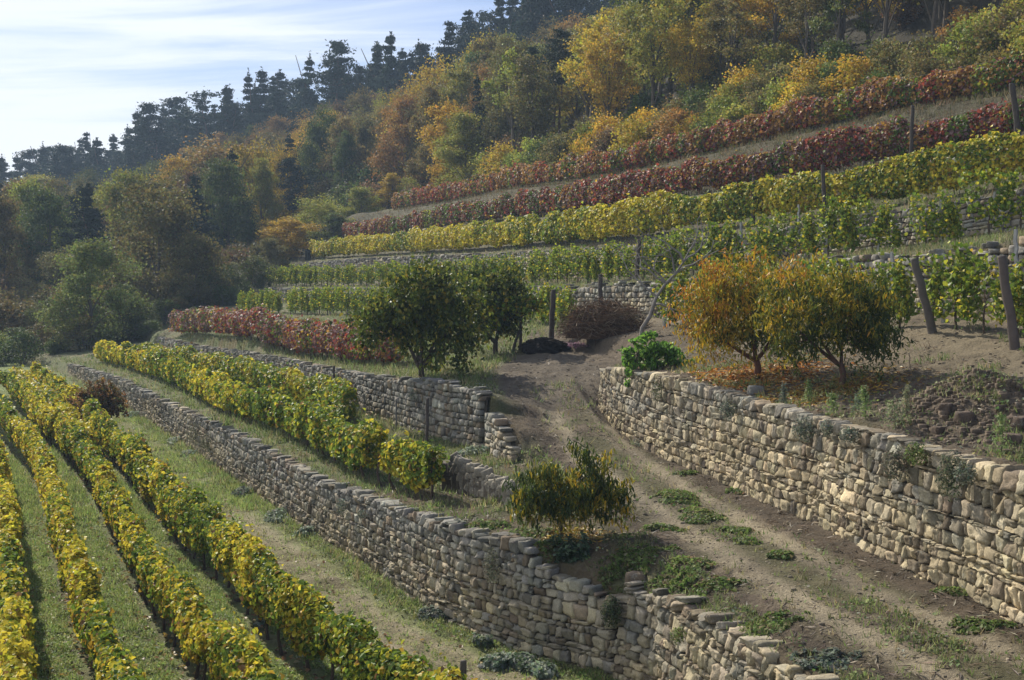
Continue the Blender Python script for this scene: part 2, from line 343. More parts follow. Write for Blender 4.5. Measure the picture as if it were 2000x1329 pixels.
# ground colours (turf, litter and soil, patchy; upper path also darkened for the shade across it)
def gcol(x, y):
    n1 = fbm(x*.9, y*.9, 51); n2 = fbm(x*3.1, y*3.1, 61, 2); n3 = fbm(x*.25, y*.25, 71)
    def mixc(a, b, t): t = np.clip(t,0,1)[...,None]; return a*(1-t)+b*t
    A = lambda *c: np.array(c, float)*np.ones(np.shape(x)+(1,))
    grass = A(.21,.26,.085); litter = A(.16,.14,.07); moss = A(.19,.20,.05); pale = A(.42,.35,.235); soil = A(.17,.13,.083); dark = A(.10,.08,.058)
    dry = A(.20,.165,.095); weeds = A(.10,.125,.05)
    sm = lambda v,a,b: np.clip((v-a)/(b-a),0,1)
    X1 = fW1(y)[0]; X3 = fW3(y)[0]; X2 = fW2(y)[0]; X5 = fW5(y)[0]; X4 = fW4(y)[0]; X23 = fW23(y)[0]; XR2 = fR2(y)[0]; XR1 = fR1(y)[0]
    # valley floor
    c = mixc(grass, mixc(dry, litter, n2), sm(n1, .48, .85)*.6)
    dr = np.minimum.reduce([polyd(x,y,P) for P in (RA,RAA,RB,RC,RD)])
    c = mixc(c, litter, sm(.5-dr, 0, .4)*sm(n2,.2,.7)*.8)
    u = X1-x; k = (u > .2) & (u < 4.5) & (y < 80)
    t = np.exp(-((u-1.9)/1.15)**2*1.6)
    far = sm(y, 38, 56)
    trk = mixc(mixc(pale, soil, sm(n1,.45,.7)*.8), mixc(moss, dry, n2*.55), np.clip(far+.4*(n1-.5), 0, 1))
    rut = np.exp(-(np.abs(np.abs(u-1.7)-.62)/.26)**2)
    trk = mixc(trk, mixc(moss, litter, .5), (1-rut)*.5)
    c = np.where(k[...,None], mixc(c, trk, np.clip(t*1.6-.25*(n2-.5), 0, 1)), c)
    c = mixc(c, mixc(weeds, dry, n2), sm(.8-u, 0, .5)*(u > -.5))
    # first terrace and path
    d = x-path_c(y)
    pth = mixc(mixc(pale, A(.26,.22,.155), sm(n1,.3,.75)), soil, sm(n2,.5,.9)*.6)
    r2 = np.exp(-((np.abs(d)-.72)/.32)**2)
    mid = mixc(A(.15,.115,.08), A(.14,.13,.065), sm(n1,.4,.6))
    pth = mixc(mid, pth, np.clip(r2*1.5+(n2-.5)*.7-.05, 0, 1))
    edge = mixc(dark, A(.14,.105,.07), n2)
    a = mixc(pth, edge, sm(np.abs(d), 1.0, 1.45)+(n1-.5)*.7)
    a = mixc(a, mixc(weeds, A(.16,.125,.075), sm(n1,.35,.65)), sm(-d, 1.5, 2.3)*.85)
    yard = mixc(A(.15,.165,.075), mixc(dry, litter, n2), sm(n1,.45,.7))
    a = mixc(a, yard, sm(y, 36.3, 38.5)*(x < X3))
    c = np.where((x > X1+.1)[...,None], a, c)
    # second terrace
    b = mixc(A(.13,.15,.06), mixc(dry, litter, n2*.7), sm(n1,.4,.7))
    b = mixc(b, mixc(A(.19,.155,.11), dark, sm(n1,.3,.8)), sm(2.6-np.abs(d), 0, 1.6)*(y < 60)+sm(x+1.0, 0, 2)*(y<60))  # upper path in darker brown-grey, shade across it put into the soil colour
    c = np.where(((x > X3+.2) & (y > 40.5))[...,None], b, c)
    pt = mixc(A(.19,.15,.105), mixc(soil, dark, n1), sm(n1,.3,.6)*.9)
    pt = mixc(pt, A(.24,.195,.125), sm(x-X2, 2.6, 5.0)*sm(n1,.25,.5))
    c = np.where(((x > X2+.2) & (y < 60))[...,None], mixc(pt, mixc(weeds,dry,.5), sm(n3,.62,.8)*.7), c)
    up = mixc(mixc(A(.15,.125,.08), A(.12,.13,.06), n1), soil, sm(n2,.4,.8)*.6)
    c = np.where((x > X5+.2)[...,None], up, c)
    bank = mixc(A(.12,.10,.06), A(.08,.075,.04), n1)
    c = np.where(((x > XR2+.4) & (x < XR1-.6))[...,None], bank, c)
    return np.clip(c*(.85+.3*n2)[...,None], .01, .8)

# terrain sheet in bands of growing cell size
def terrain():
    mb = MB()
    ys = np.concatenate([np.arange(12.5,34,.11), np.arange(34,60,.17), np.arange(60,100,.3), np.arange(100,172,.7)])
    nx = 560
    # columns follow the view so cells stay about the same size in the picture; beyond the frame they widen
    u = np.linspace(-1,1,nx); u = np.sign(u)*(np.abs(u)*.42+.35*np.abs(u)**4)
    Yg, Ug = np.meshgrid(ys, u, indexing='ij'); Xg = Ug*Yg
    Xg = Xg
    z = ground(Xg, Yg); c = gcol(Xg, Yg)
    V = np.stack([Xg,Yg,z],-1).reshape(-1,3); ny = len(ys)
    i = np.arange(ny-1)[:,None]*nx+np.arange(nx-1)[None,:]
    Q = np.stack([i,i+1,i+nx+1,i+nx],-1).reshape(-1,4)
    mb.add(V, Q, None, c.reshape(-1,3))
    o = mb.build('ground', MG, smooth=True); tag(o, kind='structure'); return o
terrain()
mb = MB(); R = 3000
g = np.linspace(-R,R,25); XX,YY = np.meshgrid(g,g,indexing='ij'); i = np.arange(24)[:,None]*25+np.arange(24)[None,:]
mb.add(np.stack([XX,YY,np.full_like(XX,-.6)],-1).reshape(-1,3), np.stack([i,i+25,i+26,i+1],-1).reshape(-1,4), None, (.10,.11,.05))
tag(mb.build('valley_floor', MG), kind='structure')

# wooded hillside
FOOT = [(-90,130,-.4),(-41,113,-.3),(-27,120,.9),(-21.6,152,6.5),(-13.5,165,12),(0.5,121,13.3),(8.5,98.5,13.6),(19,79,14.8),(26.5,68,15.6),(38,50,17)]
RIDGE = [(-220,370,2),(-126,350,9),(-95,335,15),(-69,320,21),(-45,300,23.5),(-15,275,27),(15,250,35),(45,215,53),(68,180,60),(90,140,66)]
def hill(t, s):
    a = np.array(FOOT, float); b = np.array(RIDGE, float); k = np.arange(len(a))
    t = np.asarray(t, float)
    P = [np.interp(t, k, a[:,j])*(1-s)+np.interp(t, k, b[:,j])*s for j in range(3)]
    f = np.interp(t, k, [0,0,.0,.1,.3,.5,.6,.6,.6,.6])
    z = P[2]+ f*12*(s*(1-s))
    return P[0], P[1], z + (fbm(P[0]*.05,P[1]*.05,5)-.5)*3*np.clip(s*6,0,1)
mb = MB()
tt = np.linspace(0,9,240); ss = np.concatenate([[-.02],np.linspace(0,1,140),[1.12,1.3,1.7]])
T_, S_ = np.meshgrid(tt, ss, indexing='ij'); HX,HY,HZ = hill(T_, np.clip(S_,0,1)); 
ex = np.clip(S_-1,0,None); HY = HY+ex*160; HX = HX+ex*30; HZ = HZ-ex*60-(S_ < 0)*3
n1 = fbm(HX*.4,HY*.4,8); hc = np.array([.05,.042,.024])*(.6+.8*n1[...,None])
i = np.arange(len(tt)-1)[:,None]*len(ss)+np.arange(len(ss)-1)[None,:]
mb.add(np.stack([HX,HY,HZ],-1).reshape(-1,3), np.stack([i,i+1,i+len(ss)+1,i+len(ss)],-1).reshape(-1,4), None, hc.reshape(-1,3))
tag(mb.build('hillside', MG, smooth=True), kind='structure')

# ------------------------------------------------------------------ dry stone walls
def rock_template(n=4):
    g = np.linspace(-1,1,n+1); V=[]; Q=[]; idx={}
    def vid(p):
        k = tuple(np.round(p,5))
        if k not in idx: idx[k]=len(V); V.append(p)
        return idx[k]
    for ax, sg in ((0,-1),(0,1),(1,-1),(1,1),(2,1)):
        for a in range(n):
            for b in range(n):
                q=[]
                for (da,db) in ((0,0),(1,0),(1,1),(0,1)):
                    p=[0,0,0]; p[ax]=sg; o=[k for k in (0,1,2) if k!=ax]; p[o[0]]=g[a+da]; p[o[1]]=g[b+db]; q.append(vid(np.array(p,float)))
                if (sg>0) == (ax!=1): Q.append(q)
                else: Q.append(q[::-1])
    V=np.array(V); r=(np.abs(V)**14).sum(1)**(1/14); return V/r[:,None], np.array(Q)
RT3 = rock_template(3); RT4 = rock_template(4); RT5 = rock_template(5)
def stone_wall(name, label, pts, course=(.13,.25), width=(.16,.46), tan=.6, tmpl=RT3, gap=.02, batter=.05, seed=1, thick=.5, cat='stone wall', topn=.16, pal3=None, bulge=1.0, dirt=.4):
    r = np.random.default_rng(seed)
    P = np.array(pts, float)      # X, Y, zlo, zhi from one end to the other, face towards -X side
    seg = np.hypot(np.diff(P[:,0]), np.diff(P[:,1])); S = np.concatenate([[0],np.cumsum(seg)]); Ltot = S[-1]
    def at(s):
        x = np.interp(s,S,P[:,0]); y = np.interp(s,S,P[:,1]); e=.4
        tx = np.interp(np.clip(s+e,0,Ltot),S,P[:,0])-np.interp(np.clip(s-e,0,Ltot),S,P[:,0]); ty = np.interp(np.clip(s+e,0,Ltot),S,P[:,1])-np.interp(np.clip(s-e,0,Ltot),S,P[:,1])
        l = np.hypot(tx,ty); tx,ty = tx/l,ty/l
        nx,ny = -ty,tx                    # normal
        sg = np.where(nx>0,-1,1); return x,y,tx,ty,nx*sg,ny*sg
    zl = lambda s: np.interp(s,S,P[:,2]); zh = lambda s: np.interp(s,S,P[:,3])
    V0,Q0 = tmpl; mb = MB(); st=[]
    Hmax = (P[:,3]-P[:,2]).max()+.3
    levels=[-.25]
    while levels[-1] < Hmax: levels.append(levels[-1]+r.uniform(*course))
    for k in range(len(levels)-1):
        s = r.uniform(0,.2)
        while s < Ltot:
            w = r.uniform(*width)*(1.0 if r.random()<.8 else .6); w = min(w, Ltot-s+.05)
            sc = s+w/2; H = zh(sc)-zl(sc)
            wob = lambda kk: levels[kk]+(vn(np.array(sc*.9+kk*3.1),np.array(kk*1.7),seed)-.5)*.12
            b, t = float(wob(k)), float(wob(k+1))
            lim = H + (r.random()-.4)*topn
            if b < lim-.06:
                top = t > lim-.09
                if top: t = lim
                if not top and r.random()<.09 and t-b > .17:
                    m = (b+t)/2+r.uniform(-.02,.02); st.append((sc,b,m,w,False)); 
                    if r.random()<.5: st.append((sc,m,t,w,False))
                    else: st.append((s+w*.27,m,t,w*.54,False)); st.append((s+w*.79,m,t,w*.42,False))
                else: st.append((sc,b,t,w,top))
            s += w
    st = np.array([(a,b,c,d,float(e)) for a,b,c,d,e in st]); n=len(st)
    sc,b,t,w,top = st.T
    # each stone: local u (along), v (up), o (outward)
    V = np.repeat(V0[None],n,0).copy()
    ph = r.random((n,1,3))*50
    q = V0[None]*1.6+ph
    nz = np.stack([np.sin(q[...,0]*1.9+q[...,1]*2.7)+np.sin(q[...,1]*3.1+q[...,2]*1.3), np.sin(q[...,1]*2.3+q[...,2]*2.9)+np.sin(q[...,0]*2.8), np.sin(q[...,2]*2.1+q[...,0]*3.3)+np.sin(q[...,1]*2.2+q[...,0])],-1)
    V = V + nz*np.array([.06,.085,.055])
    V = V + r.normal(size=V.shape)*np.array([.03,.04,.045]); V[...,2] *= bulge
    V[...,2] += .12*r.normal(size=(n,1))*V[...,0]+.12*r.normal(size=(n,1))*V[...,1]
    V[...,1] *= (1+.14*r.normal(size=(n,1))*V[...,0]); V[...,0] *= (1+.08*r.normal(size=(n,1))*V[...,1])
    dep = np.where(top>0,.17,.13)+r.random(n)*.05
    pro = np.where(top>0,.01,.0)+r.normal(size=n)*.016
    uu = sc[:,None]+V[...,0]*(w[:,None]/2-gap*.5)
    rot = r.normal(size=(n,1))*.05
    vv = (b+t)[:,None]/2+V[...,1]*((t-b)[:,None]/2-gap*.45)+V[...,0]*rot*w[:,None]/2
    oo = (-dep+pro)[:,None]+V[...,2]*dep[:,None]
    oo = oo-batter*vv
    x,y,tx,ty,nx,ny = at(sc); zb = zl(sc)
    # bend along the curve
    du = uu-sc[:,None]
    slope = (zl(sc+.3)-zl(sc-.3))/.6
    X = x[:,None]+tx[:,None]*du+nx[:,None]*oo; Y = y[:,None]+ty[:,None]*du+ny[:,None]*oo; Z = zb[:,None]+slope[:,None]*du+vv
    h = (b+t)/2/np.maximum(zh(sc)-zl(sc),.3)
    tanc = np.array([.46,.375,.235]); grey = np.array([.27,.255,.215]); brown = np.array([.26,.205,.14]); darkg = np.array([.13,.125,.11])
    if pal3: tanc, grey, brown, darkg = [np.array(p) for p in pal3]
    f = np.clip(tan + (vn(sc*.35,h*2,seed+3)-.5)*.9 - (h-.45)*.75 + r.normal(size=n)*.22,0,1)[:,None]
    c = grey*(1-f)+tanc*f
    k = (r.random(n)<.13)[:,None]; c = np.where(k, brown, c)
    k = (r.random(n)<np.clip(.06+.35*(h-.7),0.04,.4)*dirt*2)[:,None]; c = np.where(k, darkg*.5+c*.5, c)
    c = c*(.93+r.normal(size=(n,1))*.2)*(1+r.normal(size=(n,3))*.014)
    c = np.clip(c,.03,.7)
    nv = len(V0)
    Q = (np.arange(n)[:,None,None]*nv+Q0[None]).reshape(-1,4)
    mb.add(np.stack([X,Y,Z],-1).reshape(-1,3), Q, None, np.repeat(c,nv,0))
    # earth core behind and between the stones, and the wall's top
    m = max(2,int(Ltot/.35)); s = np.linspace(0,Ltot,m); x,y,tx,ty,nx,ny = at(s); lo=zl(s)-.3; hi=zh(s)-.05
    def pt(o,z): return np.stack([x+nx*o,y+ny*o,z],-1)
    rows_ = [pt(-.13,lo),pt(-.14-batter*(hi-lo),hi-.05),pt(-thick,hi+.0),pt(-thick-.15,lo)]
    VV = np.stack(rows_,1).reshape(-1,3); i=np.arange(m-1)[:,None]*4
    QQ = np.concatenate([i+np.array([j,j+1,j+5,j+4]) for j in range(3)])
    mb.add(VV,QQ,None,(.055,.045,.032))
    # loose infill stones on top
    o = mb.build(name, MS, smooth=True); tag(o, label, cat)
    return o
def P4(l, a, b): 
    l = sorted([q for q in l if a <= q[0] <= b]); return [(q[1],q[0],q[2],q[3]) for q in l]
stone_wall('retaining_wall','long grey-brown dry stone retaining wall running beside the grassy track',P4(W1,24.99,200),course=(.10,.24),width=(.12,.36),tan=.45,seed=11,tmpl=RT4)
stone_wall('retaining_wall','stepped near section of rough protruding tan blocks below the dirt path corner',P4(W1,10,25.3),course=(.12,.25),width=(.14,.38),tan=.66,seed=12,tmpl=RT5,topn=.26,bulge=1.1,batter=.10)
stone_wall('retaining_wall','tall sunlit tan stone wall holding up the peach tree terrace above the path',P4(W2,9,43),course=(.10,.255),width=(.12,.40),tan=.85,seed=13,tmpl=RT5,topn=.07)
stone_wall('retaining_wall','grey dry stone wall behind the two yellow vine rows below the fig trees',P4(W3,39,200),tan=.1,seed=14,tmpl=RT3,course=(.10,.24),width=(.12,.34),topn=.22)
w3b = [(q[1],q[0],q[2],q[3]) for q in sorted(W3B)]
stone_wall('retaining_wall','short crumbling stone wall end beside the shadowed cleft at the path edge',w3b,tan=.3,seed=15,topn=.2)
stone_wall('terrace_wall','low mossy stone terrace wall behind the lowest green vines under the slope',P4(W5,30,130),tan=.3,seed=16,course=(.12,.28),width=(.16,.5),topn=.35)
stone_wall('terrace_wall','grey stone terrace wall directly below the long bright yellow vine row',P4(W4,38,150),tan=.25,seed=17,course=(.11,.26),width=(.16,.45),topn=.25)
stone_wall('terrace_wall','upper rough stone terrace wall between the yellow vines and the dark red vines',P4(W23,44,75),tan=.3,seed=18,course=(.2,.38),width=(.3,.8),topn=.3)
# ------------------------------------------------------------------ vine rows
YEL=(.62,.51,.05); YG=(.38,.40,.04); GRN=(.13,.20,.03); OCH=(.46,.30,.04); BRN=(.20,.12,.05)
RED=(.38,.085,.05); DRED=(.18,.06,.045); ORG=(.42,.23,.06); PUR=(.23,.14,.135)
def vine_row(name, label, P, H, Wd, dens, leaf, palf, zoff=.3, seed=1, group=None, trunks=0, gapy=0.0, tilt=None, wires=False, hexa=True, topn=.34):
    P = np.array(P,float)[:, :2]; seg=np.hypot(np.diff(P[:,0]),np.diff(P[:,1])); S=np.concatenate([[0],np.cumsum(seg)]); Lt=S[-1]
    r = np.random.default_rng(seed)
    def pos(s):
        x=np.interp(s,S,P[:,0]); y=np.interp(s,S,P[:,1]); e=.6
        tx=np.interp(np.clip(s+e,0,Lt),S,P[:,0])-np.interp(np.clip(s-e,0,Lt),S,P[:,0]); ty=np.interp(np.clip(s+e,0,Lt),S,P[:,1])-np.interp(np.clip(s-e,0,Lt),S,P[:,1])
        l=np.hypot(tx,ty); return x,y,tx/l,ty/l
    base = empty(name,(P[0,0],P[0,1],float(zraw(P[0,0],P[0,1]))),label,'vine row',group)
    bx = np.array(base.location)
    # density falls with distance from the camera
    ys = np.interp(np.linspace(0,Lt,200),S,P[:,1]); dd = np.clip(42/ys,.4,1.2); cum = np.concatenate([[0],np.cumsum(dd[:-1])])/dd[:-1].sum()
    n = int(dens*Lt*dd.mean()); s = np.interp(r.random(n),cum,np.linspace(0,Lt,200))
    x,y,tx,ty = pos(s); sizescale = np.clip((y/42)**.4,.9,1.3)
    vine = np.floor(s/1.05); jit = hsh(vine.astype(np.int64),vine.astype(np.int64)*0+seed,5)
    hl = H*(1-topn*.5+topn*vn(s*.8,s*0+seed,2))*(.92+.12*jit); wl = Wd*(.65+.5*vn(s*1.25,s*0+seed,4)+.25*jit)
    low = zoff*(.5+1.0*vn(s*1.4,s*0+seed,6))
    a = r.random(n)*2*math.pi; rad = r.random(n)**.28
    ca,sa = np.cos(a),np.sin(a); k=(np.abs(ca)**3.2+np.abs(sa)**3.2)**(-1/3.2)
    o = ca*k*rad*wl/2; v = low+(hl-low)*(.5+.5*sa*k*rad)
    # puffs
    o = o*(1+.5*(vn(s*3.1,v*3.1,seed+8)-.5)); v = v+.14*(vn(s*2.7,o*4,seed+9)-.5)
    k=r.random(n)<.03; v=v+k*r.random(n)*.32*(ca>-2)
    if gapy>0:
        keep = vn(s*1.0,v*1.1,seed+20) > gapy; s,x,y,tx,ty,o,v,ca,sa,hl,low,sizescale,vine = [q[keep] for q in (s,x,y,tx,ty,o,v,ca,sa,hl,low,sizescale,vine)]; n=len(s)
    nx,ny = ty,-tx
    X=x+nx*o+tx*r.normal(size=n)*.05; Y=y+ny*o+ty*r.normal(size=n)*.05; Z=zraw(x,y)+v
    nrm=np.stack([nx*ca,ny*ca,np.maximum(sa,0)*.8+.25],-1)+r.normal(size=(n,3))*.55
    h=(v-low)/(hl-low); c=palf(s,h,o/Wd,r,n)
    mb=MB(); C=np.stack([X,Y,Z],-1)-bx
    global rng; keep_r=rng; rng=r
    sz=leaf*(.55+.9*r.random(n))*sizescale
    leaves(mb,C,nrm,sz,c,asp=1.0,hexa=P[:,1].mean()<58,down=.45)
    mb.build('foliage',MV,base)
    # woody trunks
    if trunks:
        step=max(1.15,Lt/95); ks=np.arange(.4,Lt,step)
        for q in ks:
            q+=r.uniform(-.2,.2); xx,yy,_,_=[float(g_) for g_ in pos(q)]; 
            if yy>trunks: continue
            z0=float(zraw(xx,yy)); b=MB(); p0=np.array([xx,yy,z0-.05])-bx
            j=r.normal(size=2)*.07
            tube(b,[p0,p0+[j[0],j[1],.35],p0+[j[0]*.4,j[1]*1.4,H*.62]],[.04,.032,.02],(.085,.06,.045),5,rough=.3)
            b.build('trunk',MBARK,base)
    if wires:
        b=MB()
        for hz in (.5,.92):
            q=np.arange(0,Lt,2.5); xx,yy,_,_=pos(q); zz=zraw(xx,yy)+H*hz
            tube(b,np.stack([xx,yy,zz],-1)-bx,[.004]*len(q),(.3,.3,.3),3,cap=False)
        b.build('wire',MW,base)
    rng=keep_r
    return base
def pal_yel(g=.35, o=.15, sc=.16, sd=0, grad=0.0):
    def f(s,h,o_,r,n):
        p=vn(s*sc,s*0+sd,12)*.6+vn(s*.9,h*1.5+sd,13)*.55
        wg=np.clip((p-.5)*2.2+g+grad*(s/max(s.max(),1)-.5),0.04,.95); u=r.random(n); c=np.empty((n,3))
        c[:]=YEL; k=u<wg*.62; c[k]=GRN; k2=(u>=wg*.62)&(u<wg*.62+.30); c[k2]=YG; k3=(u>1-o*(1.3-h)); c[k3]=OCH; k4=r.random(n)<.035; c[k4]=BRN
        return np.clip(c*(1+r.normal(size=(n,1))*.16),.01,.8)
    return f
def pal_red(g=.2,o=.2,red=.5,pur=.3,sc=.3,sd=0):
    def f(s,h,o_,r,n):
        p=vn(s*sc*2.2,s*0+sd,22); u=r.random(n); c=np.empty((n,3)); c[:]=RED
        v=np.floor(s/1.05).astype(np.int64); t=hsh(v,v*0+sd,8)
        t = t*.75+vn(s*.2,s*0+sd,33)*.45-.1
        wg=g*(.45+1.7*(t>.62)); wo=o*(.5+2.2*((t>.35)&(t<.6)))
        k=u<pur; c[k]=PUR; k=(u>=pur)&(u<pur+wg); c[k]=GRN; k=(u>=pur+wg)&(u<pur+wg+wo); c[k]=ORG; k=(u>=pur+wg+wo)&(u<pur+wg+wo+.10); c[k]=OCH; k=r.random(n)<(1-red)*.5; c[k]=DRED
        k=(r.random(n)<.5)&(t>.9)&(r.random(n)<.7); c[k]=YG
        return np.clip(c*(1+r.normal(size=(n,1))*.2),.008,.8)
    return f
GV='vine rows on the grassy valley floor'
vine_row('vine_row','golden green vine row running alongside the grassy track up to a red shrub',RA,1.5,.52,900,.10,pal_yel(.58,.14,sd=1,grad=.5),zoff=.48,gapy=.11,seed=21,group=GV,trunks=60)
vine_row('vine_row','short yellow vine row far off ending just before the red shrub',RAA,1.4,.55,520,.13,pal_yel(.22,.16,sd=2),seed=22,group=GV)
vine_row('vine_row','yellow vine row second from the track across the valley floor',RB,1.48,.42,850,.10,pal_yel(.40,.2,sd=3),zoff=.58,gapy=.11,seed=23,group=GV,trunks=60)
vine_row('vine_row','yellow vine row third from the track between two grass alleys',RC,1.48,.40,850,.10,pal_yel(.27,.25,sd=4),zoff=.58,gapy=.11,seed=24,group=GV,trunks=50)
vine_row('vine_row','yellow vine row at the left edge casting a dark strip of shade',RD,1.5,.46,850,.10,pal_yel(.22,.2,sd=5),zoff=.58,gapy=.11,seed=25,group=GV,trunks=45)
vine_row('vine_row','yellow green vine row on the first terrace just above the long retaining wall',Y1,1.34,.58,760,.115,pal_yel(.58,.10,sd=6,grad=.3),gapy=.11,seed=26,group='vine rows on the first terrace',trunks=70)
vine_row('vine_row','yellow green vine row close under the grey wall behind another row',Y2,1.3,.55,720,.115,pal_yel(.5,.1,sd=7),seed=27,group='vine rows on the first terrace')
vine_row('vine_row','low crimson and purple vine row left of the fig trees',RR,1.75,1.0,900,.115,pal_red(.2,.16,.6,.40,sd=1),gapy=.11,seed=28,trunks=80,topn=.15)
H3='vine rows along the upper terraces'
p3=lambda l:[(q[1],q[0]) for q in sorted(l)]
vine_row('vine_row','long bright yellow vine row across the middle of the terraced slope',p3(R3),1.9,.7,1100,.125,pal_yel(.02,.06,sd=8),zoff=.35,seed=29,group=H3,wires=True)
vine_row('vine_row','dark red vine row second below the wood, above the bright yellow row',p3(R2),1.75,.75,1100,.125,pal_red(.42,.16,.45,.24,sd=2),zoff=.25,seed=30,group=H3,wires=True)
vine_row('vine_row','topmost red and orange vine row bordering the wood above the dry bank',p3(R1),1.8,.75,1100,.13,pal_red(.24,.42,.8,.14,sd=3),zoff=.3,seed=31,group=H3,wires=True)

# individual vines on the two sparse terraces, and their stakes
ORD=['first','second','third','fourth','fifth','sixth','seventh','eighth','ninth','tenth','eleventh','twelfth','thirteenth','fourteenth','fifteenth','sixteenth','seventeenth','eighteenth','nineteenth']
TENS=['','','twent','thirt','fort','fift','sixt','sevent','eight','ninet']
def ordw(n):
    if n<=19: return ORD[n-1]
    if n>=100: return 'one hundred and '+ordw(n-100) if n>100 else 'hundredth'
    a,b=divmod(n,10)
    return TENS[a]+'ieth' if b==0 else TENS[a]+'y-'+ORD[b-1]
def vine_meshes(k, dense):
    r=np.random.default_rng(100+k); mb=MB(); n=int(680*dense)
    # several upright shoots carrying leaves
    ns=6; cs=[]
    for j in range(ns):
        x0=r.uniform(-.5,.5); top=r.uniform(1.1,1.95); m=n//ns; t=r.random(m)**.8
        cs.append(np.stack([x0+.22*np.sin(t*3+j)*1.2+r.normal(size=m)*.12, r.normal(size=m)*.13, .25+t*(top-.25)+r.normal(size=m)*.06],-1))
    C=np.concatenate(cs); C=C[vn(C[:,0]*2.3+k*5,C[:,2]*2.3,40+k)>.27]; n=len(C)
    c=pal(n,[GRN,(.20,.26,.035),YG,YEL],[.36,.34,.22,.08],.15)
    global rng; kr=rng; rng=r
    leaves(mb,C,r.normal(size=(n,3))+[0,-.6,.4],.112*(.65+.6*r.random(n)),c,asp=1,down=.45)
    fol=mb.mesh('foliage',MV); b=MB()
    tube(b,[(0,0,-.1),(.04,0,.4),(-.03,.02,.8)],[.035,.028,.018],(.09,.065,.045),5,rough=.3)
    for j in range(4): tube(b,[(0,0,.65),(r.uniform(-.4,.4),0,1.1),(r.uniform(-.5,.5),0,1.7)],[.012,.009,.005],(.16,.11,.06),4)
    st=b.mesh('stem',MBARK); rng=kr; return fol,st
VM=[vine_meshes(k,d) for k,d in enumerate([.9,1.15,.7,1.0,.6,.85])]
def along(P,step,jit,seed):
    P=np.array(sorted(P))[:, :2]; X=P[:,1]; Y=P[:,0]; S=np.concatenate([[0],np.cumsum(np.hypot(np.diff(X),np.diff(Y)))]); r=np.random.default_rng(seed)
    s=np.arange(step/2,S[-1],step)+r.uniform(-jit,jit,len(np.arange(step/2,S[-1],step))); x=np.interp(s,S,X); y=np.interp(s,S,Y)
    x2=np.interp(s+.5,S,X); y2=np.interp(s+.5,S,Y); return x,y,np.arctan2(y2-y,x2-x)
for nm,l,seed in (('lower sparse terrace',R5,3),('sparse terrace below the yellow row',R4,4)):
    x,y,a=along(l,1.25,.25,seed); r=np.random.default_rng(seed)
    px=[project((x[i],y[i],float(zraw(x[i],y[i])))) for i in range(len(x))]
    order=[i for i in range(len(x)) if -10<px[i][0]<2060]; order.sort(key=lambda i:px[i][0])
    k=0
    for i in order:
        if r.random()<.06: continue
        if nm.startswith('lower') and 1120<px[i][0]<1290: continue
        k+=1
        v=empty('grapevine',(x[i],y[i],float(zraw(x[i],y[i]))),f'{ordw(k)} green grapevine from the left on the {nm}','grapevine',f'single green vines on the {nm}')
        v.rotation_euler=(0,0,float(a[i])); s=.85+.25*r.random(); g=1.0 if px[i][0]>900 else .92; v.scale=((1.2 if px[i][0]>1300 else .78)*s,1.1*s,s*g*(1.12 if px[i][0]>1300 else 1))
        f,st=VM[r.integers(len(VM))]
        for nm2,me in (('foliage',f),('stem',st)):
            o=bpy.data.objects.new(nm2,me); COL.objects.link(o); o.parent=v
# ------------------------------------------------------------------ posts
def post(px,pt,pb,label,D=None,z=None,w=.09,lean=0,col=(.12,.095,.075),name='wooden_post',cat='post',group=None,square=False):
    b=at_D(px,pb,D) if D else at_z(px,pb,z)
    zz=float(zraw(b[0],b[1])); 
    t=at_D(px+lean,pt,b[1]); mb=MB()
    if abs(b[2]-zz)<.8: b[2]=zz
    r=random.Random(int(px*7+pt)); j=lambda:r.uniform(-.025,.025)
    v=t-b
    tube(mb,[-.2*v/np.linalg.norm(v),v*.18+[j(),0,0],v*.36+[j(),0,0],v*.52+[j(),0,0],v*.7+[j(),0,0],v*.86+[j()*.5,0,0],v*.98,v],[w*1.05,w,w*.93,w*1.0,w*.9,w*.96,w*.85,w*.8,w*.5],col,4 if square else 8,rough=.18)
    o=mb.build(name,MW,smooth=not square); o.location=b; tag(o,label,cat,group); return o
PG='weathered end posts of the terraces'
DK=(.085,.07,.06)
post(1822,505,662,'thick leaning post at the right of the peach trees',D=37.0,w=.115,lean=-37,group=PG,col=(.12,.105,.09))
post(1982,500,690,'thick knotty post near the right edge with rust-brown foot',D=33.0,w=.12,lean=-26,group=PG,col=(.13,.105,.09))
post(1652,512,560,'short stub of a post just above the right peach tree crown',D=46,w=.10,group=PG)
post(1077,566,646,'dark post in front of the vines right of the fig trees',D=56,w=.11,lean=4,group=PG,col=DK)
post(1173,536,600,'dark post rising from behind the brush pile',D=60,w=.10,group=PG,col=DK)
post(1243,468,556,'dark slim post leaning right below the long yellow row',D=66,w=.10,lean=6,group=PG,col=DK)
post(1328,462,535,'dark post leaning left, upper right of the bare tree',D=64,w=.10,lean=-6,group=PG,col=DK)
post(1420,440,495,'dark post between the orange peach tree and the yellow row',D=60,w=.09,group=PG,col=DK)
post(1470,348,450,'tall dark post standing through the yellow row',D=63.5,w=.10,lean=3,group=PG,col=DK)
post(1611,322,430,'dark post beside stones, above the right peach tree',D=59,w=.09,lean=-4,group=PG,col=DK)
post(1688,315,350,'short dark post before the dark red row with stones',D=62,w=.10,group=PG,col=DK)
post(1738,318,342,'stub of a dark post at the start of the upper stones',D=61,w=.10,group=PG,col=DK)
post(1780,206,318,'tall dark post standing through the dark red row',D=60,w=.085,lean=3,group=PG,col=DK)
post(1990,163,270,'leaning dark post at the top right of the dark red row',D=56,w=.13,lean=-14,group=PG,col=DK)
post(835,778,935,'slim dark post rising out of the end of the first terrace row',D=35,w=.045,group=PG,col=DK)
